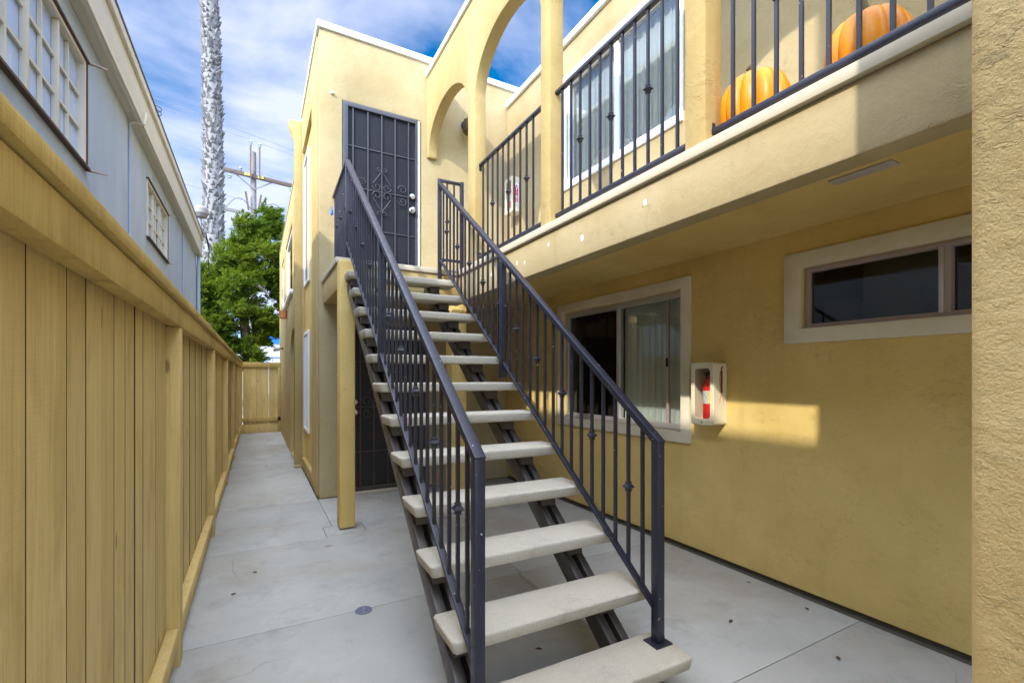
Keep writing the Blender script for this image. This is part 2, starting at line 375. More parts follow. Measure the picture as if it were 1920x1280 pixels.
class MB:
    """collects geometry for ONE mesh object"""
    def __init__(s): s.bm = bmesh.new(); s.mi = 0
    def face(s, vs):
        try:
            f = s.bm.faces.new(vs); f.material_index = s.mi; return f
        except ValueError: return None
    def vs(s, pts): return [s.bm.verts.new(p) for p in pts]
    def hexa(s, p):                       # 8 points: bottom ring 0-3, top ring 4-7
        v = s.vs(p)
        for q in ((3, 2, 1, 0), (4, 5, 6, 7), (0, 1, 5, 4), (1, 2, 6, 5), (2, 3, 7, 6), (3, 0, 4, 7)): s.face([v[i] for i in q])
        return s
    def box(s, x0, x1, y0, y1, z0, z1):
        return s.hexa([(x0, y0, z0), (x1, y0, z0), (x1, y1, z0), (x0, y1, z0), (x0, y0, z1), (x1, y0, z1), (x1, y1, z1), (x0, y1, z1)])
    def bar(s, a, b, w, h, up=(0, 0, 1)):
        a, b = Vector(a), Vector(b); d = (b - a).normalized(); u = Vector(up)
        r = d.cross(u)
        if r.length < 1e-4: r = d.cross(Vector((0, 1, 0)))
        r.normalize(); u = r.cross(d).normalized()
        r = r * w / 2; u = u * h / 2
        return s.hexa([a - r - u, a + r - u, a + r + u, a - r + u, b - r - u, b + r - u, b + r + u, b - r + u])
    def prism(s, poly, axis, a, b):       # 2D polygon extruded along an axis between a and b
        def P(q, t):
            return (t, q[0], q[1]) if axis == 'x' else (q[0], t, q[1]) if axis == 'y' else (q[0], q[1], t)
        A = s.vs([P(q, a) for q in poly]); B = s.vs([P(q, b) for q in poly])
        s.face(A[::-1]); s.face(B)
        for i in range(len(poly)):
            j = (i + 1) % len(poly); s.face([A[i], A[j], B[j], B[i]])
        return s
    def tube(s, pts, r, n=8, cap=True):
        pts = [Vector(p) for p in pts]; rings = []; u = None
        for i, p in enumerate(pts):
            d = (pts[min(i + 1, len(pts) - 1)] - pts[max(i - 1, 0)])
            if d.length < 1e-9: d = Vector((0, 0, 1))
            d.normalize()
            if u is None:
                u = d.orthogonal().normalized()
            u = (u - d * u.dot(d)).normalized(); w = d.cross(u)
            rr = r[i] if isinstance(r, (list, tuple)) else r
            rings.append(s.vs([p + (u * math.cos(2 * math.pi * k / n) + w * math.sin(2 * math.pi * k / n)) * rr for k in range(n)]))
        for a, b in zip(rings, rings[1:]):
            for k in range(n): s.face([a[k], a[(k + 1) % n], b[(k + 1) % n], b[k]])
        if cap: s.face(rings[0][::-1]); s.face(rings[-1])
        return s
    def lathe(s, prof, c=(0, 0, 0), n=20, axis='z'):
        rings = []
        for r, h in prof:
            pts = []
            for k in range(n):
                a = 2 * math.pi * k / n; x, y = r * math.cos(a), r * math.sin(a)
                q = (x, y, h) if axis == 'z' else (h, x, y) if axis == 'x' else (x, h, y)
                pts.append((c[0] + q[0], c[1] + q[1], c[2] + q[2]))
            rings.append(s.vs(pts))
        for a, b in zip(rings, rings[1:]):
            for k in range(n): s.face([a[k], a[(k + 1) % n], b[(k + 1) % n], b[k]])
        s.face(rings[0][::-1]); s.face(rings[-1]); return s
    def wall(s, axis, f, b, a0, a1, z0, z1, holes=(), step=None):   # slab wall with rectangular openings
        A = sorted({a0, a1, *[h[i] for h in holes for i in (0, 1)]}); Z = sorted({z0, z1, *[h[i] for h in holes for i in (2, 3)]})
        A = [x for x in A if a0 <= x <= a1]; Z = [x for x in Z if z0 <= x <= z1]
        solid = {}
        for i in range(len(A) - 1):
            for j in range(len(Z) - 1):
                ca, cz = (A[i] + A[i + 1]) / 2, (Z[j] + Z[j + 1]) / 2
                solid[i, j] = not any(h[0] < ca < h[1] and h[2] < cz < h[3] for h in holes)
        V = {}
        def v(i, j, k):
            if (i, j, k) not in V:
                t = f if k == 0 else b
                V[i, j, k] = s.bm.verts.new((t, A[i], Z[j]) if axis == 'x' else (A[i], t, Z[j]))
            return V[i, j, k]
        for (i, j), ok in solid.items():
            if not ok: continue
            s.face([v(i, j, 0), v(i, j + 1, 0), v(i + 1, j + 1, 0), v(i + 1, j, 0)])
            s.face([v(i, j, 1), v(i + 1, j, 1), v(i + 1, j + 1, 1), v(i, j + 1, 1)])
            for di, dj, e in ((-1, 0, ((i, j), (i, j + 1))), (1, 0, ((i + 1, j + 1), (i + 1, j))), (0, -1, ((i + 1, j), (i, j))), (0, 1, ((i, j + 1), (i + 1, j + 1)))):
                if not solid.get((i + di, j + dj), False):
                    (p, q) = e
                    s.face([v(*p, 0), v(*p, 1), v(*q, 1), v(*q, 0)])
        return s
    def bevel(s, w, seg=2, ang=30):
        bmesh.ops.recalc_face_normals(s.bm, faces=s.bm.faces[:])
        es = [e for e in s.bm.edges if len(e.link_faces) == 2 and e.calc_face_angle(0) > R(ang)]
        if es: bmesh.ops.bevel(s.bm, geom=es, offset=w, segments=seg, profile=0.5, affect='EDGES', clamp_overlap=True)
        return s
    def build(s, name, mats, parent=None, off=None, loc=None, smooth=True, recalc=True):
        bm = s.bm
        if recalc: bmesh.ops.recalc_face_normals(bm, faces=bm.faces[:])
        if off is None and parent is not None and loc is None:
            off = base(parent)
        if off is not None:
            bmesh.ops.translate(bm, verts=bm.verts[:], vec=-Vector(off))
        me = bpy.data.meshes.new(name); bm.to_mesh(me); bm.free()
        for m in (mats if isinstance(mats, (list, tuple)) else [mats]): me.materials.append(m)
        if smooth:
            me.polygons.foreach_set('use_smooth', [True] * len(me.polygons))
            me.set_sharp_from_angle(angle=R(32))
        o = bpy.data.objects.new(name, me); COL.objects.link(o)
        if parent is not None: o.parent = parent
        if loc is not None: o.location = loc
        return o

def base(o):
    """world offset of an unrotated parent chain"""
    p = Vector((0, 0, 0))
    while o is not None: p += o.location; o = o.parent
    return p

def copy_to(o, parent, loc):
    c = o.copy(); COL.objects.link(c); c.parent = parent; c.location = loc; return c

def lettering(name, text, size, mtl, parent, M, extrude=0.0006, align='CENTER'):
    cu = bpy.data.curves.new(name, 'FONT'); cu.body = text; cu.size = size; cu.extrude = extrude
    cu.align_x = align; cu.align_y = 'CENTER'
    t = bpy.data.objects.new(name, cu); COL.objects.link(t)
    dg = bpy.context.evaluated_depsgraph_get(); dg.update()
    me = bpy.data.meshes.new_from_object(t.evaluated_get(dg)); me.name = name
    bpy.data.objects.remove(t); bpy.data.curves.remove(cu)
    me.transform(M); me.transform(Matrix.Translation(-base(parent)))
    me.materials.clear(); me.materials.append(mtl)
    o = bpy.data.objects.new(name, me); COL.objects.link(o); o.parent = parent; return o

# ------------------------------------------------------------------ ground
g = MB(); v = g.vs([(-400, -400, -0.09), (400, -400, -0.09), (400, 400, -0.09), (-400, 400, -0.09)]); g.face(v)
tag(g.build('ground', M_GROUND), kind='structure')
g = MB(); v = g.vs([(-200, 28, -0.082), (200, 28, -0.082), (200, 37, -0.082), (-200, 37, -0.082)]); g.face(v)
tag(g.build('road', M_ROAD), kind='structure')

g = MB()
def slab(poly):
    b = MB(); c = Vector((sum(p[0] for p in poly) / len(poly), sum(p[1] for p in poly) / len(poly)))
    b.prism(poly, 'z', -0.06, 0.0)
    bmesh.ops.recalc_face_normals(b.bm, faces=b.bm.faces[:])
    me = bpy.data.meshes.new('t'); 
    top = [e for e in b.bm.edges if all(abs(q.co.z) < 1e-6 for q in e.verts)]
    bmesh.ops.bevel(b.bm, geom=top, offset=0.004, segments=2, profile=0.5, affect='EDGES')
    b.bm.to_mesh(me); b.bm.free(); g.bm.from_mesh(me); bpy.data.meshes.remove(me)
def inset(x0, x1, y0, y1, k=0.0022): slab([(x0 + k, y0 + k), (x1 - k, y0 + k), (x1 - k, y1 - k), (x0 + k, y1 - k)])
k = 0.0022
inset(-1.15, 1.72, -4, 3.04); inset(1.72, 3.196, -4, 1.452); inset(1.72, 3.196, 1.452, 3.04)
slab([(-1.15, 3.04 + k), (1.75 - k, 3.04 + k), (1.75 - k, 4.875 - k), (0.93 + k, 4.875 - k), (0.93 + k, 4.60 - k), (0.57 - k, 4.60 - k), (0.57 - k, 4.535 - k), (-1.15, 4.535 - k)])
inset(0.57, 0.93, 4.60, 4.875)
slab([(-1.15, 4.535 + k), (0.57 - k, 4.535 + k), (0.57 - k, 4.875 + k), (0.655 - k, 4.875 + k), (0.655 - k, 5.985 - k), (-1.15, 5.985 - k)])
inset(0.655, 1.75, 4.875, 6.02); inset(1.75, 3.196, 3.04, 6.02)
inset(-1.15, 0.645, 5.985, 8.9); inset(-1.15, 0.645, 8.9, 11.4); inset(-1.15, 0.645, 11.4, 20)
g.mi = 1; v = g.vs([(-1.15, -4, -0.007), (3.3, -4, -0.007), (3.3, 20, -0.007), (-1.15, 20, -0.007)]); g.face(v)
tag(g.build('concrete_path', [M_SLAB, M_JOINT]), kind='structure')

# ------------------------------------------------------------------ apartment building
B = thing('apartment_building', 'tan stucco two-storey apartment building with arcaded balcony and white roof coping', 'building', (2.0, 6.02, 0))
YF, XW, XB = 6.02, 3.218, 2.0
ZF = 2.655
UD = (0.93, 1.91, ZF, 4.87)          # upper door opening
LD = (0.985, 1.99, 0.045, 2.12)      # lower door opening
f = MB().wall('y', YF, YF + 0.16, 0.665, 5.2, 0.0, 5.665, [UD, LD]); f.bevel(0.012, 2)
f.build('facade_wall', M_STUC_SUN, B)
# courtyard wall (faces the stairs), both storeys
W1 = (2.81, 4.575, 1.0, 2.225); W2 = (0.33, 1.81, 1.79, 2.20); UW = (2.86, 4.53, 3.73, 4.96)
f = MB().wall('x', XW, XW + 0.16, -3.5, YF - 0.004, 0.035, 2.62, [W1, W2]); f.bevel(0.01, 2)
f.build('courtyard_wall', M_STUC, B)
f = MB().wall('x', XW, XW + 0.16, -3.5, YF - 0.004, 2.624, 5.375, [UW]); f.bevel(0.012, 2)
f.build('upper_wall', M_STUC_SUN, B)
MB().box(XW + 0.03, XW + 0.14, -3.5, YF, -0.05, 0.034).build('footing', M_JOINT, B)
# side wall along the alley with its tall recess
f = MB().wall('x', 0.652, 0.80, YF + 0.161, 8.30, 0.0, 5.665, [(6.80, 8.27, 0.17, 5.1)]); f.bevel(0.012, 2)
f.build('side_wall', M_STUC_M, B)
MB().box(0.70, 0.76, 6.79, 8.28, 0.16, 5.11).build('recess_panel', M_STUC, B)
f = MB().box(0.665, 0.80, YF + 0.002, YF + 0.1605, 0.0, 5.664); 
# pilaster with flared cap, and the far wing
f = MB().prism([(0.545, 0), (0.655, 0), (0.655, 5.62), (0.46, 5.62), (0.46, 5.54), (0.50, 5.44), (0.545, 5.30)], 'y', 8.301, 8.46); f.bevel(0.01, 2)
f.build('pilaster', M_STUC_M, B)
MB().box(0.53, 0.66, 8.25, 8.30, 0.0, 0.05).bevel(0.01).build('pilaster_base', M_STUC_SUN, B)
f = MB().wall('x', 0.575, 0.75, 8.461, 14.6, 0.0, 4.86, [(8.55, 9.85, 0.03, 2.34), (9.4, 11.5, 3.05, 4.3), (12.2, 13.4, 3.05, 4.3)])
# arched head over the alley entry
f.bevel(0.012)
ar = [(9.2 - 0.65 * math.cos(math.pi * t / 20), 1.93 + 0.405 * math.sin(math.pi * t / 20)) for t in range(21)]
f.prism(ar[:11] + [(8.551, 2.339)], 'x', 0.577, 0.748)
f.prism(ar[10:] + [(9.849, 2.339)], 'x', 0.577, 0.748)
f.build('wing_wall', M_STUC_M, B)
MB().box(1.15, 1.2, 8.5, 14.6, 0, 4.8).build('wing_inner_wall', M_STUC, B)
MB().box(0.60, 1.15, 8.5, 14.6, 4.80, 4.84).build('wing_roof', M_ROOF, B)
MB().box(0.565, 0.76, 8.47, 14.61, 4.862, 4.91).bevel(0.006).build('coping', M_STUC_SUN, B)
MB().box(0.53, 0.62, 9.2, 11.7, 2.97, 3.04).bevel(0.006).build('window_sill', M_WHITE, B)
for y0, y1 in ((9.4, 11.5), (12.2, 13.4)):
    w = MB().wall('x', 0.60, 0.66, y0, y1, 3.05, 4.3, [(y0 + .06, y1 - .06, 3.11, 4.24)]).build('window', M_WHITE, B)
    MB().box(0.625, 0.63, y0 + .06, y1 - .06, 3.11, 4.24).build('pane', M_GLASSD, w)
# roof decks keep the rooms dark
MB().box(XW + 0.162, 9.0, -3.5, YF - 0.01, 5.2, 5.25).build('roof', M_ROOF, B)
MB().box(0.82, 9.0, YF + 0.162, 14.0, 5.5, 5.55).build('roof', M_ROOF, B)
MB().box(8.9, 9.0, -3.5, YF, 0, 5.2).build('back_wall', M_STUC, B)
MB().box(XW + 0.162, 8.9, -3.6, -3.5, 0, 5.2).build('end_wall', M_STUC, B)
# white roof copings
MB().box(0.635, 3.6, YF - 0.025, YF + 0.185, 5.667, 5.745).bevel(0.006).build('coping', M_COPE, B)
MB().box(0.632, 0.83, YF + 0.187, 8.29, 5.667, 5.745).bevel(0.006).build('coping', M_COPE, B)
MB().box(XW - 0.035, XW + 0.19, -3.5, YF - 0.027, 5.377, 5.452).bevel(0.006).build('coping', M_COPE, B)
MB().box(XB - 0.025, XB + 0.15, -3.0, YF - 0.027, 5.452, 5.522).bevel(0.006).build('coping', M_COPE, B)
# arcade wall: one outline with the arch openings
def ellarch(y0, y1, zs, rise, n=22):
    c, a = (y0 + y1) / 2, (y1 - y0) / 2
    return [(c - a * math.cos(math.pi * t / n), zs + rise * math.sin(math.pi * t / n)) for t in range(n + 1)]
ops = [(-2.3, -1.15), (-1.02, 0.25), (0.38, 1.603), (1.734, 3.031), (3.17, 4.452), (4.634, 5.97)]
a = MB()
def arcade_col(y0, b0, y1, b1, top=5.45):          # a strip of wall between two stations, front, back and underside
    for x, fl in ((XB, 0), (XB + 0.13, 1)):
        q = a.vs([(x, y0, b0), (x, y1, b1), (x, y1, top), (x, y0, top)]); a.face(q[::-1] if fl else q)
    for za, zb2 in ((b0, b1), (top, top)):
        a.face(a.vs([(XB, y0, za), (XB, y1, zb2), (XB + 0.13, y1, zb2), (XB + 0.13, y0, za)]))
def jamb(y, z0, z1): a.face(a.vs([(XB, y, z0), (XB + 0.13, y, z0), (XB + 0.13, y, z1), (XB, y, z1)]))
ya = -3.0
for y0, y1 in ops:
    zs, ri = (4.39, 0.49) if y1 > 5.9 else (4.39, 0.48)
    arcade_col(ya, zs, y0, zs)
    a.bm.faces.ensure_lookup_table(); 
    bmesh.ops.delete(a.bm, geom=[a.bm.faces[-2]], context='FACES_ONLY')
    arcade_col(ya, ZF, y0, ZF, zs)
    a.bm.faces.ensure_lookup_table(); bmesh.ops.delete(a.bm, geom=[a.bm.faces[-1]], context='FACES_ONLY')
    jamb(y0, ZF, zs)
    if ya > -3: jamb(ya, ZF, zs)
    P_ = ellarch(y0, y1, zs, ri, 30)
    for (p, z0_), (q, z1_) in zip(P_, P_[1:]): arcade_col(p, z0_, q, z1_)
    ya = y1
arcade_col(ya, 4.39, YF - 0.002, 4.39)
bmesh.ops.remove_doubles(a.bm, verts=a.bm.verts[:], dist=0.0002)
a.bevel(0.012, 2, 50)
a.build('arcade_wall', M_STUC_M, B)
# balcony: beam, soffit, floor, lip
b = MB().box(XB, XB + 0.13, -3.0, YF - 0.003, 2.31, 2.597); b.bevel(0.012); b.build('balcony_beam', M_STUC_SUN, B)
b = MB().box(XB + 0.131, XW - 0.001, -3.0, YF - 0.003, 2.455, 2.597); b.build('balcony_soffit', M_STUC, B)
b = MB().box(XB - 0.028, XW - 0.002, -3.0, YF - 0.004, 2.599, ZF - 0.001); b.bevel(0.004); b.build('balcony_floor', M_LIP, B)
rp = random.Random(5)
for y_, z_, r_ in ((4.25, 2.50, .022), (4.05, 2.46, .03), (3.93, 2.40, .018), (3.55, 2.46, .02), (3.42, 2.44, .016), (3.05, 2.50, .018), (2.62, 2.44, .024), (2.02, 2.49, .020)):
    poly_ = [(y_ + r_ * rp.uniform(.35, 1) * math.cos(t * .52), z_ + r_ * rp.uniform(.5, 1.2) * math.sin(t * .52)) for t in range(12)]
    MB().prism(poly_, 'x', XB - 0.0012, XB + 0.004).build('primer_patch', M_COPE, B)
# post under the arcade column
b = MB().box(1.905, 2.085, 4.86, 5.05, 0.0, 2.308); b.bevel(0.012); b.build('column', M_STUC, B)

def trim_x(x0, x1, y0, y1, z0, z1, w, wb=None):
    return MB().wall('x', x0, x1, y0, y1, z0, z1, [(y0 + w, y1 - w, z0 + (wb or w), z1 - w)])
def blinds(y0, y1, z0, z1, x, pitch, ang, parent, mt=M_BLIND):
    s_ = MB(); n_ = int((y1 - y0) / pitch)
    for i in range(n_):
        y = y0 + (i + 0.5) * pitch; a_ = ang + random.uniform(-.08, .08)
        dx, dy = math.sin(a_) * pitch * 0.60, math.cos(a_) * pitch * 0.60
        q = [Vector((x - dx, y - dy, z0)), Vector((x + 0.006, y, z0)), Vector((x + dx, y + dy, z0))]
        lo = s_.vs(q); hi = s_.vs([p + Vector((0, 0, z1 - z0)) for p in q])
        for i2 in range(2): s_.face([lo[i2], lo[i2 + 1], hi[i2 + 1], hi[i2]])
    return s_.build('vertical_blind', mt, parent, recalc=False)
def room(y0, y1, z0, z1, x0, x1, mt=M_DARKROOM):
    r = MB(); v = r.vs([(x0, y0, z0), (x1, y0, z0), (x1, y1, z0), (x0, y1, z0), (x0, y0, z1), (x1, y0, z1), (x1, y1, z1), (x0, y1, z1)])
    for q in ((0, 1, 2, 3), (7, 6, 5, 4), (0, 4, 5, 1), (1, 5, 6, 2), (2, 6, 7, 3)): r.face([v[i] for i in q])
    return r.build('room_interior', mt, B, smooth=False)
# lower sliding window
w = trim_x(XW - 0.028, XW + 0.01, 2.715, 4.67, 0.905, 2.32, 0.095).bevel(0.004).build('window', M_TRIM, B)
tag(w, 'cream trimmed sliding window with vertical blinds in its right half')
fr = MB().wall('x', XW + 0.035, XW + 0.10, 2.812, 4.573, 1.002, 2.223, [(2.845, 3.652, 1.05, 2.165), (3.69, 4.54, 1.05, 2.165)]).bevel(0.003)
fr.box(XW + 0.006, XW + 0.034, 2.812, 4.573, 1.003, 1.018)
fr.build('window_frame', M_ALU, w)
MB().box(XW + 0.055, XW + 0.075, 3.02, 3.045, 1.051, 2.164).bevel(0.002).build('sash_stile', M_ALUP, w)
MB().box(XW + 0.036, XW + 0.054, 3.018, 3.035, 1.56, 1.64).bevel(0.003).build('latch', M_BLACK, w)
MB().box(XW + 0.066, XW + 0.070, 2.846, 3.651, 1.051, 2.164).build('pane', M_GLASS, w)
MB().box(XW + 0.080, XW + 0.084, 3.691, 4.539, 1.051, 2.164).build('pane', M_GLASSD, w)
blinds(2.83, 3.70, 1.03, 2.2, XW + 0.118, 0.082, R(9), w)
blinds(3.72, 4.56, 1.03, 2.2, XW + 0.14, 0.12, R(20), w, mat('brown_curtain', (0.13, 0.095, 0.08), 0.9))
room(2.6, 4.8, 0.6, 2.44, XW + 0.161, XW + 1.8)
# lower high window
w = trim_x(XW - 0.028, XW + 0.01, 0.225, 1.915, 1.695, 2.30, 0.103, 0.095).bevel(0.004).build('window', M_TRIM, B)
tag(w, 'wide low sliding window high on the wall with dark panes')
fr = MB().wall('x', XW + 0.03, XW + 0.10, 0.332, 1.808, 1.792, 2.198, [(1.095, 1.775, 1.822, 2.168), (0.365, 1.05, 1.822, 2.168)]).bevel(0.003)
fr.box(XW + 0.004, XW + 0.029, 0.332, 1.808, 1.793, 1.803)
fr.build('window_frame', M_ALUP, w)
MB().box(XW + 0.018, XW + 0.029, 1.078, 1.10, 1.815, 2.175).bevel(0.002).build('sash_stile', M_ALU, w)
MB().box(XW + 0.06, XW + 0.064, 1.096, 1.774, 1.823, 2.167).build('pane', M_GLASSD, w)
MB().box(XW + 0.075, XW + 0.079, 0.366, 1.049, 1.823, 2.167).build('pane', M_GLASSD, w)
room(0.2, 1.95, 1.2, 2.44, XW + 0.161, XW + 1.3)
MB().box(XW + 0.25, XW + 0.27, 1.16, 1.56, 1.3, 2.3).bevel(0.004).build('room_cupboard', M_ROOMGREY, B)
MB().box(XW + 0.25, XW + 0.28, 1.58, 1.80, 1.3, 1.98).bevel(0.004).build('room_cupboard', M_DARKROOM, B)
MB().box(XW + 0.28, XW + 0.3, 0.85, 1.14, 1.3, 2.15).bevel(0.004).build('room_cupboard', M_ROOMGREY, B)
# upper sliding window on the balcony
w = trim_x(XW - 0.022, XW + 0.01, 2.80, 4.59, 3.67, 5.02, 0.062).bevel(0.004).build('window', M_VINYL, B)
tag(w, 'white vinyl sliding window with pale vertical blinds on the balcony')
fr = MB().wall('x', XW + 0.02, XW + 0.09, 2.862, 4.528, 3.732, 4.958, [(2.90, 3.66, 3.775, 4.92), (3.71, 4.49, 3.775, 4.92)]).bevel(0.003)
fr.build('window_frame', M_VINYL, w)
MB().box(XW + 0.05, XW + 0.054, 2.90, 3.66, 3.775, 4.92).build('pane', M_GLASS, w)
MB().box(XW + 0.066, XW + 0.070, 3.71, 4.49, 3.775, 4.92).build('pane', M_GLASS, w)
blinds(2.87, 4.52, 3.74, 4.95, XW + 0.125, 0.085, R(7), w, M_VINYL)
room(2.7, 4.7, 3.2, 5.18, XW + 0.161, XW + 1.6)
# soffit light panel and holes
MB().box(2.52, 2.60, 1.02, 1.29, 2.447, 2.4545).bevel(0.002).build('ceiling_panel', mat('grey_panel', (0.42, 0.38, 0.33), 0.6), B)
# recess windows on the alley side
for z0, z1, nm in ((0.62, 2.17, 'lower'), (2.9, 4.9, 'upper')):
    w = MB().wall('x', 0.672, 0.699, 7.55, 8.22, z0, z1, [(7.585, 8.19, z0 + .05, z1 - .05)]).bevel(0.003).build('window', M_WHITE, B)
    MB().box(0.684, 0.688, 7.585, 8.19, z0 + .05, z1 - .05).build('pane', mat('mirror_glass', (0.16, 0.22, 0.28), 0.05, 0.6, 0.3), w)
    if nm == 'lower': MB().box(0.670, 0.684, 7.86, 7.90, z0 + .05, z1 - .05).build('mullion', M_WHITE, w)

# ---- security doors
def spiral(c, r, t0, turns, sgn, y, n=26):
    pts = []
    for i in range(n + 1):
        q = i / n; a_ = t0 + sgn * turns * 2 * math.pi * q; rr = r * (1 - 0.75 * q)
        pts.append((c[0] + rr * math.cos(a_), y, c[1] + rr * math.sin(a_)))
    return pts
def security_door(rect, bars, hz, dia, knobs, screen, steel, lab):
    x0, x1, z0, z1 = rect; y = YF
    d = MB().wall('y', y - 0.012, y + 0.05, x0 + 0.002, x1 - 0.002, z0 + 0.004, z1 - 0.003, [(x0 + 0.065, x1 - 0.065, z0 + 0.05, z1 - 0.06)]).bevel(0.004).build('security_door', steel, B)
    tag(d, lab)
    MB().box(x0 + 0.06, x1 - 0.06, y + 0.022, y + 0.03, z0 + 0.04, z1 - 0.05).build('screen', screen, d)
    t = MB()
    for x in bars: t.bar((x, y + 0.008, z0 + 0.05), (x, y + 0.008, z1 - 0.06), 0.015, 0.015, (0, 1, 0))
    for z in hz: t.bar((x0 + 0.065, y + 0.016, z), (x1 - 0.065, y + 0.016, z), 0.012, 0.012)
    t.build('bars', steel, d)
    s_ = MB(); cx, cz, hw, hh = dia; ys = y - 0.004; r_ = 0.0055
    for sg in (-1, 1):
        zt = cz + sg * hh
        for sx in (-1, 1):
            pts = [(cx + sx * hw, ys, cz + sg * 0.09), (cx, ys, zt - sg * 0.02)]
            s_.tube(pts, r_, 6)
            s_.tube(spiral((cx + sx * 0.036, zt + sg * 0.006), 0.036, math.pi if sx > 0 else 0, 0.8, sg * sx, ys), r_, 6)
            s_.tube(spiral((cx + sx * 0.062, cz + sg * 0.055), 0.056, (0 if sx > 0 else math.pi), 1.15, sx * sg * -1 if False else -sx * sg, ys), r_, 6)
            ox = cx + sx * (hw + 0.135)
            s_.tube(spiral((ox - sx * -0.02, cz + sg * 0.075), 0.062, (math.pi if sx > 0 else 0), 1.2, -sx * sg, ys), r_, 6)
    s_.build('scrollwork', steel, d)
    for kx, kz, dead in knobs:
        k_ = MB().lathe([(0.036, -0.006), (0.036, -0.018), (0.014, -0.022), (0.014, -0.038), (0.027, -0.046), (0.031, -0.06), (0.024, -0.074), (0.008, -0.078)] if not dead else
                        [(0.034, -0.006), (0.034, -0.02), (0.026, -0.03), (0.012, -0.033)], (kx, y - 0.004, kz), 18, 'y')
        k_.build('door_knob', M_CHROME, d)
    return d
security_door(UD, (1.054, 1.235, 1.408, 1.579, 1.755), (4.34, 3.83, 3.32), (1.408, 3.83, 0.112, 0.28), ((1.80, 3.84, True), (1.795, 3.655, False)), M_SCREEN, M_DOORM, 'dark screened security door at the top of the stairs')
MB().box(1.878, 1.898, YF - 0.02, YF - 0.0125, ZF + 0.01, 4.85).build('door_jamb_strip', M_WHITE, B)
security_door(LD, (1.145, 1.31, 1.485, 1.655, 1.825), (1.66, 1.09, 0.53), (1.485, 1.09, 0.112, 0.28), ((1.075, 1.155, True), (1.075, 1.03, False)), M_SCREENB, M_STRING, 'dark screened security door under the stair landing')
MB().box(LD[0] - 0.02, LD[1] + 0.02, YF - 0.05, YF + 0.06, 0.001, 0.042).bevel(0.004).build('door_threshold', M_TREAD, B)
MB().box(0.79, 0.825, YF - 0.03, YF, 4.90, 4.93).bevel(0.006).build('door_bell', M_WHITE, B)

# ---- iron balusters
def baluster_mesh(h, w, knuckle_z=None):
    m = MB()
    m.box(-w / 2, w / 2, -w / 2, w / 2, 0, h)
    if knuckle_z is not None:
        z = knuckle_z
        for dz, r0, r1, r2 in ((0, 0.012, 0.024, 0.012),):
            prof = [(-0.026, .013), (-0.021, .017), (-0.016, .013), (-0.012, .016), (0, .028), (0.012, .016), (0.016, .013), (0.021, .017), (0.026, .013)]
            rings = [m.vs([(s1 * r * 0.80, s2 * r * 0.80, z + q) for s1, s2 in ((-1, -1), (1, -1), (1, 1), (-1, 1))]) for q, r in prof]
            for a_, b_ in zip(rings, rings[1:]):
                for i in range(4): m.face([a_[i], a_[(i + 1) % 4], b_[(i + 1) % 4], b_[i]])
    return m
def balcony_rail(ys, y0, y1, lab, knuck=2):
    x = 2.065; r = MB()
    r.box(x - 0.018, x + 0.018, y0, y1, 3.676, 3.700); 
    for yy in (y0 + 0.012, y1 - 0.012): r.box(x - 0.014, x + 0.014, yy - 0.012, yy + 0.012, 3.63, 3.676)
    r.bevel(0.003)
    o = r.build('balcony_railing', M_NAVY, B); tag(o, lab)
    q = MB().box(x - 0.016, x + 0.016, y0, y1, 2.712, 2.742); q.box(x - 0.012, x + 0.012, y0, y0 + 0.02, 2.742, 2.775); q.box(x - 0.012, x + 0.012, y1 - 0.02, y1, 2.742, 2.775)
    q.bevel(0.003); q.build('bottom_rail', M_NAVY, o)
    off = -base(o)
    pl = kn = None
    for i, y in enumerate(ys):
        loc = off + Vector((x, y, 2.742))
        if i % 3 == knuck:
            if kn is None: kn = baluster_mesh(0.934, 0.0155, 0.455).build('baluster', M_NAVY, o, loc=loc)
            else: copy_to(kn, o, loc)
        else:
            if pl is None: pl = baluster_mesh(0.934, 0.0155).build('baluster', M_NAVY, o, loc=loc)
            else: copy_to(pl, o, loc)
balcony_rail([4.384 - 0.111 * i for i in range(10)], 3.20, 4.47, 'first balcony railing section in front of the extinguisher box')
balcony_rail([2.953 - 0.1115 * i for i in range(11)], 1.72, 3.06, 'middle balcony railing section in front of the upper window')
balcony_rail([1.492 - 0.110 * i for i in range(10)], 0.36, 1.62, 'balcony railing section in front of the pumpkins')

# ------------------------------------------------------------------ staircase
ST = thing('staircase', 'outdoor staircase of concrete treads on steel stringers with dark railings', 'staircase', (1.15, 1.45, 0), R(-1.09))
O = Vector((1.15, 1.45, 0))
XL, XR, Y1, RUN, RISE, DEP, THK = 0.6765, 1.742, 1.4607, 0.2712, 0.2039, 0.26, 0.06
def tread_mesh(sd):
    rr = random.Random(sd); w, d, t = XR - XL, DEP, THK
    m = MB(); i = 0.012
    m.hexa([(i, 0.006, -t), (w - i, 0.006, -t), (w - i, d - 0.012, -t), (i, d - 0.012, -t), (0, 0, 0), (w, 0, 0), (w, d, 0), (0, d, 0)])
    bmesh.ops.recalc_face_normals(m.bm, faces=m.bm.faces[:])
    vert = [e for e in m.bm.edges if abs(e.verts[0].co.z - e.verts[1].co.z) > 0.03]
    bmesh.ops.bevel(m.bm, geom=vert, offset=0.022, segments=4, profile=0.5, affect='EDGES')
    m.bevel(0.013, 3, 40)
    # slight irregular wear
    for v_ in m.bm.verts:
        v_.co.z += rr.uniform(-0.0012, 0.0012); v_.co.y += rr.uniform(-0.0015, 0.0015)
    return m
for k_ in range(1, 13):
    m = tread_mesh(k_)
    m.build('tread', M_TREAD, ST, loc=(XL - O.x + random.uniform(-.003, .003), Y1 + (k_ - 1) * RUN - O.y, RISE * k_))
sl_ = RISE / RUN
def sp(x, y, z): return Vector((x, y, z)) - O
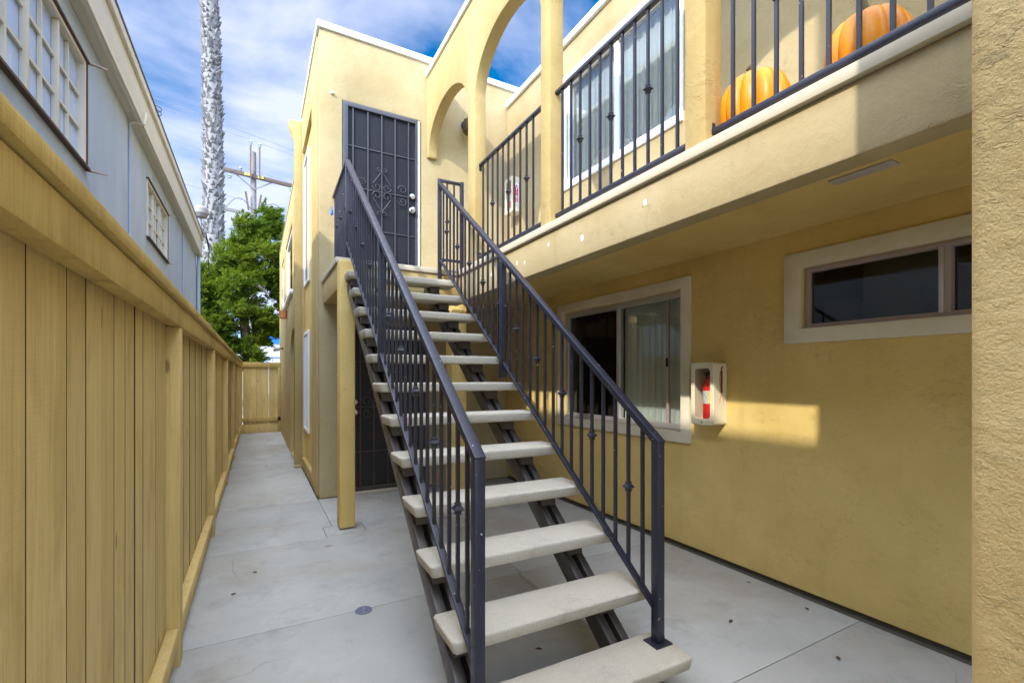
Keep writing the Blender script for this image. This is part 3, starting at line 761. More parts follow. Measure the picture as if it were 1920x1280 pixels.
for xs in (0.765, 1.54):
    s_ = MB(); dz = 0.182
    for dx in (-0.036, 0.036):
        a_ = sp(xs + dx, Y1 + 0.13 - 0.62 * RUN, RISE - dz - 0.62 * RISE); b_ = sp(xs + dx, Y1 + 0.13 + 11.6 * RUN, RISE - dz + 11.6 * RISE)
        s_.bar(a_, b_, 0.044, 0.10)
    a_ = sp(xs, Y1 + 0.13 - 0.5 * RUN, RISE - dz - 0.025 - 0.5 * RISE); b_ = sp(xs, Y1 + 0.13 + 11.5 * RUN, RISE - dz - 0.025 + 11.5 * RISE)
    s_.bar(a_, b_, 0.027, 0.03)
    s_.bevel(0.004)
    o = s_.build('stringer', M_STRING, ST, off=(0, 0, 0))
    for k_ in range(1, 13):
        c_ = MB(); c_.box(xs - 0.045 - O.x, xs + 0.045 - O.x, Y1 + (k_ - 1) * RUN + 0.10 - O.y, Y1 + (k_ - 1) * RUN + 0.225 - O.y, RISE * k_ - 0.125, RISE * k_ - THK - 0.001)
        c_.build('cleat', M_STRING, o, off=(0, 0, 0))
def stair_rail(xs, lab, yp, ytop, zpost):
    off = sp(xs, 0, 0); off.z = 0
    def P(y, z): return Vector((xs - O.x, y - O.y, z))
    zt = lambda y: zpost + (y - yp) * sl_          # top rail line
    zb = lambda y: 0.352 + (y - yp) * sl_          # bottom bar line
    r = MB(); r.bar(P(yp - 0.018, zt(yp - 0.018)), P(ytop, zt(ytop)), 0.048, 0.034); r.bevel(0.004)
    o = r.build('railing', M_NAVY, ST, off=(0, 0, 0)); tag(o, lab)
    q = MB(); q.bar(P(yp + 0.01, zb(yp + 0.01)), P(ytop - 0.02, zb(ytop - 0.02)), 0.034, 0.016); q.bevel(0.002)
    q.build('bottom_bar', M_NAVY, o, off=(0, 0, 0))
    p = MB().box(-0.022, 0.022, -0.022, 0.022, 0, zpost - RISE - 0.004); p.bevel(0.002)
    p.box(-0.05, 0.05, -0.045, 0.045, 0.0, 0.006)
    p.build('post', M_NAVY, o, loc=P(yp, RISE + 0.0015))
    ym = yp + (ytop - yp) * 0.52
    p = MB().box(-0.022, 0.022, -0.022, 0.022, 0, zt(ym) - zb(ym) + 0.13 - 0.02); p.bevel(0.002)
    p.build('post', M_NAVY, o, loc=P(ym, zb(ym) - 0.13))
    n_ = 31; sp_ = (ytop - yp - 0.02) / n_; pl = kn = None
    h = zpost - 0.352 - 0.02
    for i in range(1, n_):
        y = yp + 0.0 + i * sp_
        if abs(y - ym) < 0.04: continue
        loc = P(y, zb(y) + 0.004)
        if i % 3 == 2:
            if kn is None: kn = baluster_mesh(h, 0.0155, h * 0.5).build('baluster', M_NAVY, o, loc=loc)
            else: copy_to(kn, o, loc)
        else:
            if pl is None: pl = baluster_mesh(h, 0.0155).build('baluster', M_NAVY, o, loc=loc)
            else: copy_to(pl, o, loc)
    return o, P
YP = 1.622
ol, P = stair_rail(0.742, 'left stair railing with landing guard', YP, 4.93, 1.165)
# landing guard on the left
zt = 1.165 + (4.93 - YP) * sl_
q = MB(); q.bar(P(4.93, zt - 0.005), P(6.0, zt - 0.005), 0.04, 0.028, (0, 0, 1)); q.bar(P(4.95, 2.73), P(6.0, 2.73), 0.034, 0.026)
q.bar(P(4.93, 2.657), P(4.93, zt + 0.01), 0.038, 0.038, (0, 1, 0)); q.bevel(0.003)
q.build('guard_rail', M_NAVY, ol, off=(0, 0, 0))
pl = None
for i in range(1, 10):
    y = 4.93 + i * 0.107
    m = baluster_mesh(zt - 2.735, 0.0155, 0.47 if i % 3 == 1 else None)
    m.build('baluster', M_NAVY, ol, loc=P(y, 2.735))
orr, P = stair_rail(1.675, 'right stair railing joining the balcony column', YP, 4.80, 1.165)
zt = 1.165 + (4.80 - YP) * sl_
q = MB(); q.box(P(0, 0).x - 0.019, P(0, 0).x + 0.019, 4.80 - O.y - 0.019, 4.80 - O.y + 0.019, 2.50, zt + 0.05)
xr = P(0, 0).x
q.bar((xr, 4.80 - O.y, zt + 0.035), (xr + 0.27, 4.80 - O.y, zt + 0.035), 0.036, 0.028)
q.bar((xr, 4.80 - O.y, 2.735), (xr + 0.27, 4.80 - O.y, 2.735), 0.03, 0.026)
q.box(xr + 0.235, xr + 0.273, 4.781 - O.y, 4.819 - O.y, 2.66, zt + 0.06); q.bevel(0.003)
q.build('guard_rail', M_NAVY, orr, off=(0, 0, 0))
for dx in (0.085, 0.165):
    baluster_mesh(zt - 2.72, 0.0155, 0.42 if dx < 0.1 else None).build('baluster', M_NAVY, orr, loc=(xr + dx, 4.80 - O.y, 2.735))

# landing
LA = thing('stair_landing', 'stucco stair landing with cream lip carried on a square post', 'landing', (0.76, 4.78, 0))
m = MB().box(0.685, XB - 0.031, 4.852, YF - 0.003, 2.597, ZF - 0.002); m.bevel(0.005); m.build('landing_slab', M_LIP, LA)
m = MB().box(0.705, XB - 0.002, 4.872, YF - 0.003, 2.34, 2.595); m.bevel(0.012)
m.build('landing_beam', M_STUC_M, LA)
m = MB().box(0.70, 0.845, 4.70, 4.871, 0.012, 2.594); m.bevel(0.014, 3); m.build('landing_post', M_STUC, LA)

# near pillar at the right edge of the view
m = MB().box(1.05, 1.55, -0.9, 0.318, 0.0, 6.2); m.bevel(0.018, 3)
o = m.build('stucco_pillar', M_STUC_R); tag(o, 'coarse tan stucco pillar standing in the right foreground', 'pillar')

# ------------------------------------------------------------------ fence
FX = -0.338
F = thing('wooden_fence', 'tan painted board fence with posts and capped top rail along the alley', 'fence', (FX, 0, 0))
posts = [-1.4, 0.74, 2.88, 5.08, 7.40, 9.65, 11.9]
for y in posts:
    MB().box(FX - 0.088, FX, y, y + 0.088, 0.0, 1.722).bevel(0.004).build('post', M_WOODR if False else M_WOOD, F)
ends = posts + [13.9]
for a_, b_ in zip(ends, ends[1:]):
    y0 = a_ + 0.089; m = MB(); y = y0
    while y < b_ - 0.02:
        w_ = min(random.choice((0.138, 0.14, 0.142, 0.095, 0.14)), b_ - 0.002 - y)
        gap = random.choice((0.003, 0.004, 0.006, 0.004, 0.013))
        dx = random.uniform(-0.0025, 0.0025)
        if w_ > 0.02: m.box(FX - 0.078 + dx, FX - 0.058 + dx, y, y + w_ - gap, 0.012, 1.76)
        y += w_
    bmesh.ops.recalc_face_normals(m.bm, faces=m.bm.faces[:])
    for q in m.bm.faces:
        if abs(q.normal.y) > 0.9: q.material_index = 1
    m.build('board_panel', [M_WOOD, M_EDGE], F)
    MB().box(FX - 0.0565, FX - 0.006, y0, b_ - 0.001, 0.11, 0.20).bevel(0.003).build('bottom_rail', M_WOOD, F)
    MB().box(FX - 0.0555, FX - 0.03, y0, b_ - 0.001, 0.0, 0.108).bevel(0.003).build('kick_board', M_WOOD, F)
    MB().box(FX - 0.052, FX + 0.004, a_ + 0.087, b_ + 0.086, 1.724, 1.826).bevel(0.004).build('top_rail', M_WOODR, F)
    MB().box(FX - 0.115, FX + 0.022, a_ + 0.0865, b_ + 0.0865, 1.832, 1.874).bevel(0.004).build('cap_board', M_WOODR, F)
# gate across the alley
G = thing('wooden_gate', 'tan board gate with framed top and slits of daylight at the alley end', 'gate', (0.1, 13.93, 0))
m = MB(); x = -0.30
for w_, gp in ((0.16, 0.002), (0.145, 0.005), (0.15, 0.001), (0.14, 0.004), (0.15, 0.001), (0.12, 0.003)):
    m.box(x, x + w_ - gp, 13.96, 13.98, 0.03, 1.80); x += w_
m.box(-0.41, -0.311, 13.90, 13.99, 0.0, 1.84); m.bevel(0.002, 1).build('board_panel', M_WOOD, G)
m = MB().box(-0.31, 0.572, 13.90, 13.958, 1.72, 1.85); m.box(-0.31, 0.572, 13.90, 13.958, 0.30, 0.40); m.box(0.50, 0.572, 13.90, 13.957, 0.0, 1.718)
m.bevel(0.003).build('gate_frame', M_WOODR, G)
MB().box(-0.31, 0.50, 13.93, 13.958, 0.0, 0.22).bevel(0.003).build('kick_board', M_WOOD, G)

# ------------------------------------------------------------------ neighbour building
NX = -1.19
N = thing('neighbour_building', 'pale grey-blue building with cream eaves and gridded windows behind the fence', 'building', (NX, 6, 0))
NW1 = (0.2, 4.85, 3.125, 3.955); NW2 = (7.22, 8.72, 3.21, 3.92)
f = MB().wall('x', NX, NX - 0.14, -6, 12.66, 0.0, 4.20, [NW1, NW2]); f.build('wall', M_NEIGH, N)
MB().box(-7, NX - 0.141, 12.52, 12.66, 0, 4.20).build('end_wall', M_NEIGH, N)
MB().box(-7, NX - 0.141, -6, -5.9, 0, 4.2).build('end_wall', M_NEIGH, N)
MB().box(-7.1, -1.12, -6.1, 12.70, 4.203, 4.215).build('soffit', M_NTRIM, N)
r = MB().box(-1.119, -1.085, -6.1, 12.74, 4.19, 4.56); r.box(-1.0845, -1.070, -6.1, 12.74, 4.19, 4.235); r.bevel(0.003)
r.build('fascia', M_NTRIM, N)
r = MB().prism([(-1.14, 4.565), (-1.052, 4.565), (-1.050, 4.60), (-1.052, 4.655), (-1.14, 4.655)], 'y', -6.1, 12.76)
r.build('gutter', M_NTRIM, N)
MB().box(-7.1, -1.045, -6.1, 12.77, 4.657, 4.685).build('roof', M_ROOF, N)
for y in (6.29, 10.42):
    MB().tube([(NX + 0.012, y, 0), (NX + 0.012, y, 4.16)], 0.014, 8).build('conduit', M_NEIGH, N)
MB().tube([(NX + 0.05, 12.60, 0), (NX + 0.05, 12.60, 4.2)], 0.035, 10).build('downpipe', M_NEIGH, N)
MB().tube([(NX + 0.012, 6.29, 4.16), (NX + 0.06, 6.29, 4.18), (-1.06, 6.32, 4.19), (-1.055, 6.4, 4.35)], 0.012, 8).build('conduit', M_NTRIM, N)
def grid_window(y0, y1, z0, z1, pw, rows, lab):
    w = MB().wall('x', NX + 0.012, NX - 0.10, y0, y1, z0, z1, [(y0 + .03, y1 - .03, z0 + .028, z1 - .028)]).bevel(0.003).build('window', M_NTRIM, N); tag(w, lab)
    MB().box(NX - 0.045, NX - 0.04, y0 + .03, y1 - .03, z0 + .028, z1 - .028).build('pane', M_RIBGL, w)
    m = MB(); y = y1 - .04; i = 0
    while y - pw > y0 + .05:
        y -= pw; i += 1
        if i % 2: m.box(NX - 0.038, NX - 0.018, y - .011, y + .011, z0 + .035, z1 - .035)
        else: MB().box(NX - 0.039, NX - 0.003, y - .017, y + .017, z0 + .035, z1 - .035).bevel(0.003).build('mullion', M_NTRIM, w)
    for j in range(1, rows):
        z = z0 + .035 + (z1 - z0 - .07) * j / rows
        m.box(NX - 0.0375, NX - 0.020, y0 + .04, y1 - .04, z - .010, z + .010)
    m.build('muntins', M_NTRIM, w)
    t = MB().box(NX + 0.0, NX + 0.035, y0 - 0.02, y1 + 0.03, z0 - 0.020, z0 - 0.002); t.box(NX + 0.0, NX + 0.03, y0 - 0.02, y1 + 0.03, z1 + 0.002, z1 + 0.014)
    t.box(NX, NX + 0.02, y1 + 0.004, y1 + 0.014, z0, z1)
    t.build('window_edging', M_BROWN, w)
    s_ = MB()
    for z in (z0 - 0.014, z1 + 0.012):
        s_.hexa([(NX, y1 + .005, z - .004), (NX + .13, y1 + .06, z - .004), (NX + .13, y1 + .075, z - .004), (NX, y1 + .05, z - .004), (NX, y1 + .005, z + .004), (NX + .13, y1 + .06, z + .004), (NX + .13, y1 + .075, z + .004), (NX, y1 + .05, z + .004)])
    s_.build('shutter_bracket', M_ALUP, w)
grid_window(*NW1, 0.245, 3, 'long gridded window of blue textured glass near the camera')
grid_window(*NW2, 0.245, 3, 'smaller gridded window further along the grey-blue wall')
# service mast on the eave
m = MB().tube([(-1.06, 12.2, 4.69), (-1.06, 12.2, 4.95)], 0.02, 8); m.lathe([(0.02, 0), (0.10, 0.02), (0.15, 0.10), (0.14, 0.20), (0.08, 0.27), (0.01, 0.29)], (-1.06, 12.2, 4.93), 14)
m.build('vent_cap', M_POLE, N)
m = MB()
for k_ in range(3): m.tube([(-1.05, 12.2, 4.72 - .06 * k_), (-0.98, 12.4, 4.66 - .05 * k_), (-0.96, 12.9, 4.5 - .06 * k_), (-1.0, 13.2, 4.0)], 0.008, 6)
m.build('service_cable', M_BLACK, N)
m = MB(); m.tube([(-1.05 + .05 * math.sin(t * .5), 6.95 + .06 * math.cos(t * .5), 4.62 + .004 * t) for t in range(26)], 0.004, 5)
m.build('cable_coil', M_BLACK, N)

# ------------------------------------------------------------------ palm
PX, PY = -1.24, 17.2
PT = thing('palm_tree', 'tall palm with pale shaggy trunk rising behind the grey-blue building', 'tree', (PX, PY, 0))
rr = random.Random(3)
def pax(z): return Vector((PX + 0.10 * math.sin(z * 0.22) - 0.004 * z, PY, z))
MB().tube([pax(z) for z in [i * 0.6 for i in range(0, 29)]], [0.30 - 0.004 * i for i in range(29)], 14).build('trunk', M_PALM, PT)
m = MB(); z = 1.0; i = 0
while z < 16.6:
    for k_ in range(11):
        a_ = i * 2.399 + k_ * 2 * math.pi / 11 + rr.uniform(-.15, .15)
        c = pax(z + rr.uniform(-.05, .05)); d = Vector((math.cos(a_), math.sin(a_), 0)); t = Vector((-d.y, d.x, 0)); r0 = 0.285 - 0.0065 * z
        L = rr.uniform(0.10, 0.26); w_ = rr.uniform(0.045, 0.10); ou = rr.uniform(0.04, 0.13)
        A = c + d * (r0 - .01); tip = c + d * (r0 + ou) + Vector((0, 0, L)) + t * rr.uniform(-.03, .03)
        v = m.vs([A - t * w_, A + t * w_, A + d * 0.055 + Vector((0, 0, L * .35)), A + Vector((0, 0, L * .9)), tip])
        m.face([v[0], v[1], v[2]]); m.face([v[0], v[2], v[4]]); m.face([v[2], v[1], v[4]]); m.face([v[1], v[3], v[4]]); m.face([v[3], v[0], v[4]])
    z += 0.155; i += 1
m.build('leaf_bases', M_PALM, PT, smooth=False, recalc=False)
m = MB(); top = pax(16.8)
for k_ in range(46):
    a_ = k_ * 2.399; el = rr.uniform(-0.6, 1.2); d = Vector((math.cos(a_) * math.cos(el), math.sin(a_) * math.cos(el), math.sin(el)))
    side = d.cross(Vector((0, 0, 1))).normalized()
    pts = [top + d * t + Vector((0, 0, -0.35 * t * t * 0.5)) for t in (0, .6, 1.1)]
    m.tube(pts, 0.02, 5)
    for j in range(15):
        f_ = (j - 7) / 7 * 1.25; dd = (d * math.cos(f_) + side * math.sin(f_)).normalized(); p0 = pts[-1]; p1 = p0 + dd * 0.55 + Vector((0, 0, -.06)); p2 = p0 + dd * 0.95 + Vector((0, 0, -.35)); sv = dd.cross(Vector((0, 0, 1))).normalized() * 0.025
        v = m.vs([p0, p1 - sv, p2, p1 + sv]); m.face(v)
m.build('crown', M_FROND, PT, smooth=False, recalc=False)

# ------------------------------------------------------------------ utility pole + wires
QX, QY = -0.11, 24.0
U = thing('utility_pole', 'weathered timber utility pole with crossarm and insulators beyond the trees', 'utility pole', (QX, QY, 0))
MB().tube([(QX, QY, 0), (QX, QY, 6), (QX, QY, 11.55)], [0.17, 0.145, 0.115], 12).build('pole', M_POLE, U)
ad = Vector((1.52, 0.30, 0)).normalized(); an = Vector((-ad.y, ad.x, 0)); c0 = Vector((QX, QY, 10.42)) - an * 0.17
MB().bar(c0 - ad * 1.65, c0 + ad * 1.62, 0.11, 0.17).bevel(0.01).build('crossarm', M_ARM, U)
c1 = Vector((QX, QY, 8.72)) - an * 0.16
MB().bar(c1 - ad * 1.5, c1 + ad * 0.1, 0.09, 0.12).build('crossarm', M_POLE, U)
for s_ in (-0.16, 0.20):
    p = c0 + ad * s_ - an * 0.09
    MB().bar(p + Vector((0, 0, -0.1)), p + Vector((0, 0, 1.30)), 0.07, 0.07, (0, 1, 0)).build('pole_extension', M_ARM, U)
    MB().lathe([(0.03, 0), (0.06, .03), (0.035, .06), (0.075, .09), (0.04, .13), (0.09, .16), (0.05, .21), (0.02, .23)], p + Vector((0, 0, 1.30)), 10).build('insulator', M_PORC, U)
for s_, dz in ((-0.55, 0.09), (1.55, -0.28), (-0.95, -0.34)):
    p = c0 + ad * s_
    MB().lathe([(0.03, 0), (0.08, .03), (0.04, .07), (0.11, .11), (0.05, .16), (0.02, .2)], p + Vector((0, 0, dz)), 10).build('insulator', M_PORC, U)
m = MB()
for sg in (-1, 1): m.bar(c0 + ad * 0.75 * sg + Vector((0, 0, -.06)), Vector((QX, QY, 9.85)) - an * .15, 0.03, 0.05)
m.build('brace', M_POLE, U)
m = MB()
for s_, tl in ((-0.22, 0.12), (0.16, -0.12)): m.bar(c1 + ad * s_ + Vector((0, 0, .15)), c1 + ad * (s_ - tl) + Vector((0, 0, .95)), 0.07, 0.07)
m.build('fuse_cutout', M_ARM, U)
m = MB()
for s_ in (0.16, -0.22): m.box(*(lambda p: (p.x - .11, p.x + .11, p.y - .012, p.y + .0, p.z - .05, p.z + .05))(c0 + ad * (s_ * 1.4 + 0.02) - an * 0.07))
m.build('warning_tag', M_YELL, U)
m = MB(); m.tube([c1 + ad * (-1.1 + .12 * t) + Vector((0, 0, .06 + .55 * math.sin(t / 8 * math.pi * .9))) for t in range(9)], 0.012, 5)
m.tube([c1 + ad * (0.2 + .14 * t) + Vector((0, 0, .7 - .03 * t - .1 * math.sin(t))) for t in range(8)], 0.012, 5)
m.build('jumper_wire', M_BLACK, U)
for i, (o3, z) in enumerate(((-0.16, 11.97), (0.20, 11.95), (-0.55, 10.68), (1.55, 9.1))):
    c = Vector((QX, QY, 0)) + ad * o3 - an * 0.25
    wd = Vector((0.93, 0.37, 0)).normalized()
    if i == 1: c -= an * .5
    m = MB(); pts = [c + wd * s_ + Vector((0, 0, z + 0.0006 * s_ * s_)) for s_ in range(-40, 41, 8)]
    m.tube(pts, 0.011, 5)
    o = m.build('overhead_wire', M_WIRE)
    tag(o, ('topmost overhead wire crossing behind the palm trunk', 'second overhead wire just under the topmost one', 'overhead wire running level with the crossarm insulator', 'lowest overhead wire low over the juniper')[i], 'wire', 'overhead wires by the pole')

# ------------------------------------------------------------------ juniper
JX, JY = -0.45, 15.7
J = thing('juniper_tree', 'shaggy green twisted juniper overhanging the gate at the alley end', 'tree', (JX, JY, 0))
rj = random.Random(11)
m = MB()
m.tube([(JX + .5, JY + .3, 0), (JX + .45, JY + .2, 1.2), (JX + .2, JY, 2.4), (JX + .1, JY, 3.6), (JX + .35, JY, 5.0), (JX + .7, JY, 6.0)], [.2, .17, .14, .11, .07, .03], 10)
for e in ((-.9, .1, 3.6), (-.8, .2, 2.7), (.9, .1, 3.1), (1.0, 0, 4.6), (-1.1, .1, 2.5), (.5, -.3, 2.4)):
    s0 = Vector((JX + .15, JY, e[2] - .8)); e0 = Vector((JX + e[0], JY + e[1], e[2]))
    m.tube([s0, (s0 + e0) / 2 + Vector((0, 0, -.1)), e0], [.07, .045, .012], 7)
m.build('trunk', M_BARK, J)
m = MB(); m.tube([(JX + .08, JY - .62, 4.33), (JX + .22, JY - .66, 4.22), (JX + .36, JY - .63, 4.10), (JX + .52, JY - .66, 4.02), (JX + .72, JY - .6, 3.86)], [.02, .06, .045, .055, .03], 7)
m.build('dead_branch', M_DEAD, J)
cl = []
# (dx, dy, z, rx, ry, rz)
for c in ((.75, 0, 6.15, .42, .45, .30), (.35, 0, 5.75, .55, .5, .38), (-.05, .1, 5.30, .55, .5, .36), (.75, -.1, 5.45, .55, .5, .40), (.35, -.3, 5.05, .6, .45, .34), (.95, 0, 4.85, .45, .45, .40),
          (-.35, .1, 4.75, .40, .5, .30), (-.65, 0, 4.35, .55, .5, .30), (-.15, -.3, 4.25, .5, .5, .30), (.45, -.1, 4.45, .55, .45, .30),
          (-.95, 0, 3.85, .45, .5, .32), (-.5, -.35, 3.65, .5, .45, .30), (.1, -.4, 3.35, .55, .45, .32), (-1.0, .1, 3.3, .42, .45, .30), (-.55, -.1, 3.0, .45, .45, .30),
          (.5, -.3, 3.05, .35, .4, .22), (.75, 0, 2.75, .36, .4, .22), (-.75, 0, 2.45, .45, .4, .24), (-.25, -.2, 2.2, .50, .4, .24), (.15, -.1, 2.0, .42, .4, .22), (-.7, -.2, 2.0, .3, .35, .2), (.45, 0, 2.45, .28, .35, .18), (.95, .1, 3.75, .3, .4, .25), (.9, .1, 4.2, .35, .4, .2)):
    base_c = Vector((JX + c[0], JY + c[1], c[2])); br = Vector(c[3:])
    for q in range(4):
        o_ = Vector((rj.uniform(-1, 1) * br.x, rj.uniform(-1, 1) * br.y, rj.uniform(-1, 1) * br.z)) * 0.72
        cl.append((base_c + o_, br * rj.uniform(0.36, 0.52)))
m = MB(); bm = m.bm
for c, rd in cl:
    vol = (rd.x * rd.y * rd.z) ** (1 / 3)
    for q in range(max(8, int(150 * vol))):
        u_ = Vector((rj.gauss(0, 1), rj.gauss(0, 1), rj.gauss(0, 1))).normalized() * (0.35 + 0.65 * rj.random() ** 0.5)
        p = c + Vector((u_.x * rd.x, u_.y * rd.y, u_.z * rd.z)) * 0.95
        ax = (Vector((u_.x, u_.y, u_.z)) * 0.8 + Vector((0.75, -0.15, 0.45)) + Vector((rj.gauss(0, .22), rj.gauss(0, .22), rj.gauss(0, .22)))).normalized()
        PL = rj.uniform(0.20, 0.40); PR = rj.uniform(0.045, 0.085)
        for b in range(rj.randint(52, 66)):
            t = rj.random() ** 0.8; wd_ = PR * (1.0 - 0.75 * t)
            off_ = Vector((rj.gauss(0, 1), rj.gauss(0, 1), rj.gauss(0, 1))); off_ = (off_ - ax * off_.dot(ax)).normalized()
            p0 = p + ax * PL * t + off_ * wd_ * rj.uniform(.3, 1)
            dd = (ax * 0.9 + off_ * rj.uniform(.1, .6) + Vector((rj.gauss(0, .2), rj.gauss(0, .2), rj.gauss(0, .2)))).normalized()
            l_ = rj.uniform(.06, .125)
            sd = dd.cross(Vector((rj.gauss(0, 1), rj.gauss(0, 1), rj.gauss(0, 1)))).normalized() * l_ * 0.12
            v = m.vs([p0, p0 + dd * l_ * .45 + sd, p0 + dd * l_, p0 + dd * l_ * .45 - sd]); m.face(v)
m.build('crown', M_JUN, J, smooth=False, recalc=False)

# ------------------------------------------------------------------ shop across the road
S = thing('shop_building', 'white shop front with bright blue fascia far beyond the gate', 'building', (1.2, 44, 0))
MB().box(0.3, 9, 43.2, 52, 0, 4.95).build('wall', M_SIGNW, S)
MB().box(0.2, 9, 43.0, 43.19, 4.2, 4.95).build('fascia', M_BLUE, S)
MB().box(0.2, 9, 42.95, 52, 4.955, 5.05).build('roof', M_SIGNW, S)
MB().box(0.3, 9, 43.1, 43.19, 3.0, 3.12).build('fascia_band', mat('band_blue', (0.08, 0.13, 0.55), 0.4), S)
w = MB().box(0.4, 9, 43.12, 43.19, 1.2, 2.98).build('window', M_PALEB, S)
m = MB()
for x in (1.1, 2.0, 3.2): m.box(x - .03, x + .03, 43.06, 43.115, 1.2, 2.98)
m.build('frame', M_SIGNW, w)
m = MB()
for z, segs in ((3.92, ((.7, 1.15), (1.3, 1.7), (1.85, 2.1))), (3.62, ((.65, 1.3), (1.4, 1.8), (1.9, 2.2))), (3.36, ((.95, 1.35), (1.45, 1.8)))):
    for a_, b_ in segs: m.box(a_, b_, 43.17, 43.197, z - .035, z + .035)
m.build('sign_lines', M_GREYTX, S)

# ------------------------------------------------------------------ small things
def cabinet(y0, z0, lab, with_fire):
    x0, x1, w_, h_ = 3.062, XW - 0.002, 0.212, 0.49
    T = thing('extinguisher_cabinet', lab, 'cabinet', (x1, y0, z0), 0, 'fire extinguisher cabinets')
    m = MB(); m.wall('x', x0 + 0.016, x1, y0 + .002, y0 + w_ - .002, z0 + .002, z0 + h_ - .002, [(y0 + .028, y0 + w_ - .028, z0 + .04, z0 + h_ - .04)])
    bmesh.ops.recalc_face_normals(m.bm, faces=m.bm.faces[:])
    es = [e for e in m.bm.edges if abs(e.verts[0].co.x - e.verts[1].co.x) > 0.05 and e.calc_face_angle(0) > 1.0]
    bmesh.ops.bevel(m.bm, geom=es, offset=0.022, segments=5, profile=0.5, affect='EDGES')
    m.box(x1 - 0.012, x1 - 0.001, y0 + .012, y0 + w_ - .012, z0 + .012, z0 + h_ - .012)
    m.build('case', M_IVORY, T)
    m = MB(); m.wall('x', x0, x0 + 0.0155, y0, y0 + w_, z0, z0 + h_, [(y0 + .034, y0 + w_ - .034, z0 + .05, z0 + h_ - .05)])
    bmesh.ops.recalc_face_normals(m.bm, faces=m.bm.faces[:])
    es = [e for e in m.bm.edges if abs(e.verts[0].co.x - e.verts[1].co.x) > 0.01 and e.calc_face_angle(0) > 1.0]
    bmesh.ops.bevel(m.bm, geom=es, offset=0.026, segments=5, profile=0.5, affect='EDGES')
    d = m.bevel(0.003, 1, 60).build('door_frame', M_IVORY, T)
    MB().box(x0 + .007, x0 + .010, y0 + .032, y0 + w_ - .032, z0 + .048, z0 + h_ - .048).build('door_pane', M_ACRYL, d)
    MB().lathe([(0.008, 0), (0.008, -.008), (.004, -.010)], (x0, y0 + w_ * .5, z0 + .024), 12, 'x').build('lock', M_CHROME, d)
    # the extinguisher inside is a thing of its own
    cx, cy = x0 + 0.072, y0 + 0.084
    E = thing('fire_extinguisher', 'red fire extinguisher inside the ' + ('lower' if with_fire == 0 else 'balcony') + ' cabinet', 'fire extinguisher', (cx, cy, z0 + .042), 0, 'fire extinguishers')
    r_ = 0.056; zb = z0 + .042
    MB().lathe([(r_ * .9, 0), (r_, .01), (r_, .26), (r_ * .85, .295), (r_ * .45, .32), (.016, .33), (.016, .345)], (cx, cy, zb), 24).build('cylinder', M_RED, E)
    MB().lathe([(r_ + .0012, .125), (r_ + .0012, .225)], (cx, cy, zb), 24).build('instruction_label', M_LABEL, E)
    lb = MB()
    for i in range(6):
        a0 = math.pi * 1.12 + i * .09; q = [(cx + (r_ + .002) * math.cos(a_), cy + (r_ + .002) * math.sin(a_)) for a_ in (a0, a0 + .09)]
        lb.face(lb.vs([(*q[0], zb + .13), (*q[1], zb + .13), (*q[1], zb + .22), (*q[0], zb + .22)]))
    lb.build('pictogram_strip', M_YELL, E)
    m = MB(); m.lathe([(.017, .345), (.019, .36), (.017, .38), (.008, .385)], (cx, cy, zb), 12); m.bar((cx, cy - .02, zb + .392), (cx, cy + .07, zb + .40), .014, .008); m.bar((cx, cy - .02, zb + .372), (cx, cy + .06, zb + .366), .014, .008)
    m.build('valve', M_BLACK, E)
    m = MB(); m.tube([(cx, cy + .02, zb + .37), (cx + .03, cy + .06, zb + .36), (cx + .045, cy + .06, zb + .28), (cx + .05, cy + .05, zb + .15), (cx + .05, cy + .045, zb + .09)], .007, 8)
    m.build('hose', M_BLACK, E)
    yn = y0 + .0015
    if with_fire:
        m = MB(); m.prism([(x0 + .075 + .03 * math.cos(a_) , z0 + h_ * .52 + (0.115 if math.sin(a_) >= 0 else -.115) + .03 * math.sin(a_)) for a_ in [math.pi * 2 * i / 24 for i in range(24)]], 'y', yn - .001, yn)
        sg = m.build('fire_sign', M_SIGNW, T)
        MB().box(x0 + .053, x0 + .097, yn - .0016, yn - .0011, z0 + h_ * .52 - .125, z0 + h_ * .52 + .085).build('sign_field', M_REDINK, sg)
        MB().prism([(x0 + .055, z0 + h_ * .52 + .092), (x0 + .095, z0 + h_ * .52 + .092), (x0 + .075, z0 + h_ * .52 + .125)], 'y', yn - .0016, yn - .0011).build('arrow', M_REDINK, sg)
        for i, ch in enumerate('FIRE'):
            M = Matrix.Translation((x0 + .075, yn - .0022, z0 + h_ * .52 + .056 - i * .052)) @ Matrix.Rotation(R(90), 4, 'X')
            lettering('letter', ch, 0.06, M_SIGNW, sg, M)
    else:
        m = MB(); cxs = x0 + .095; zc = z0 + h_ * .72
        m.prism([(cxs - .012, zc - .10), (cxs + .012, zc - .10), (cxs + .013, zc + .06), (cxs + .006, zc + .08), (cxs - .006, zc + .08), (cxs - .013, zc + .06)], 'y', yn - .001, yn)
        m.prism([(cxs - .004, zc + .08), (cxs + .004, zc + .08), (cxs + .022, zc + .105), (cxs + .018, zc + .11), (cxs - .012, zc + .092)], 'y', yn - .001, yn)
        sg = m.build('extinguisher_pictogram', M_DKRED, T)
        m = MB(); m.bar((cxs - .012, yn - .0006, zc + .07), (cxs - .022, yn - .0006, zc + .03), .001, .004); m.bar((cxs - .022, yn - .0006, zc + .03), (cxs - .018, yn - .0006, zc - .06), .001, .004)
        m.build('pictogram_hose', M_DKRED, sg)
        m = MB()
        for sg2 in (-1, 1):
            m.prism([(cxs, zc - .10), (cxs + .004 * sg2, zc - .10), (cxs + .024 * sg2, zc - .155), (cxs + .026 * sg2, zc - .19), (cxs + .017 * sg2, zc - .155)], 'y', yn - .0009, yn)
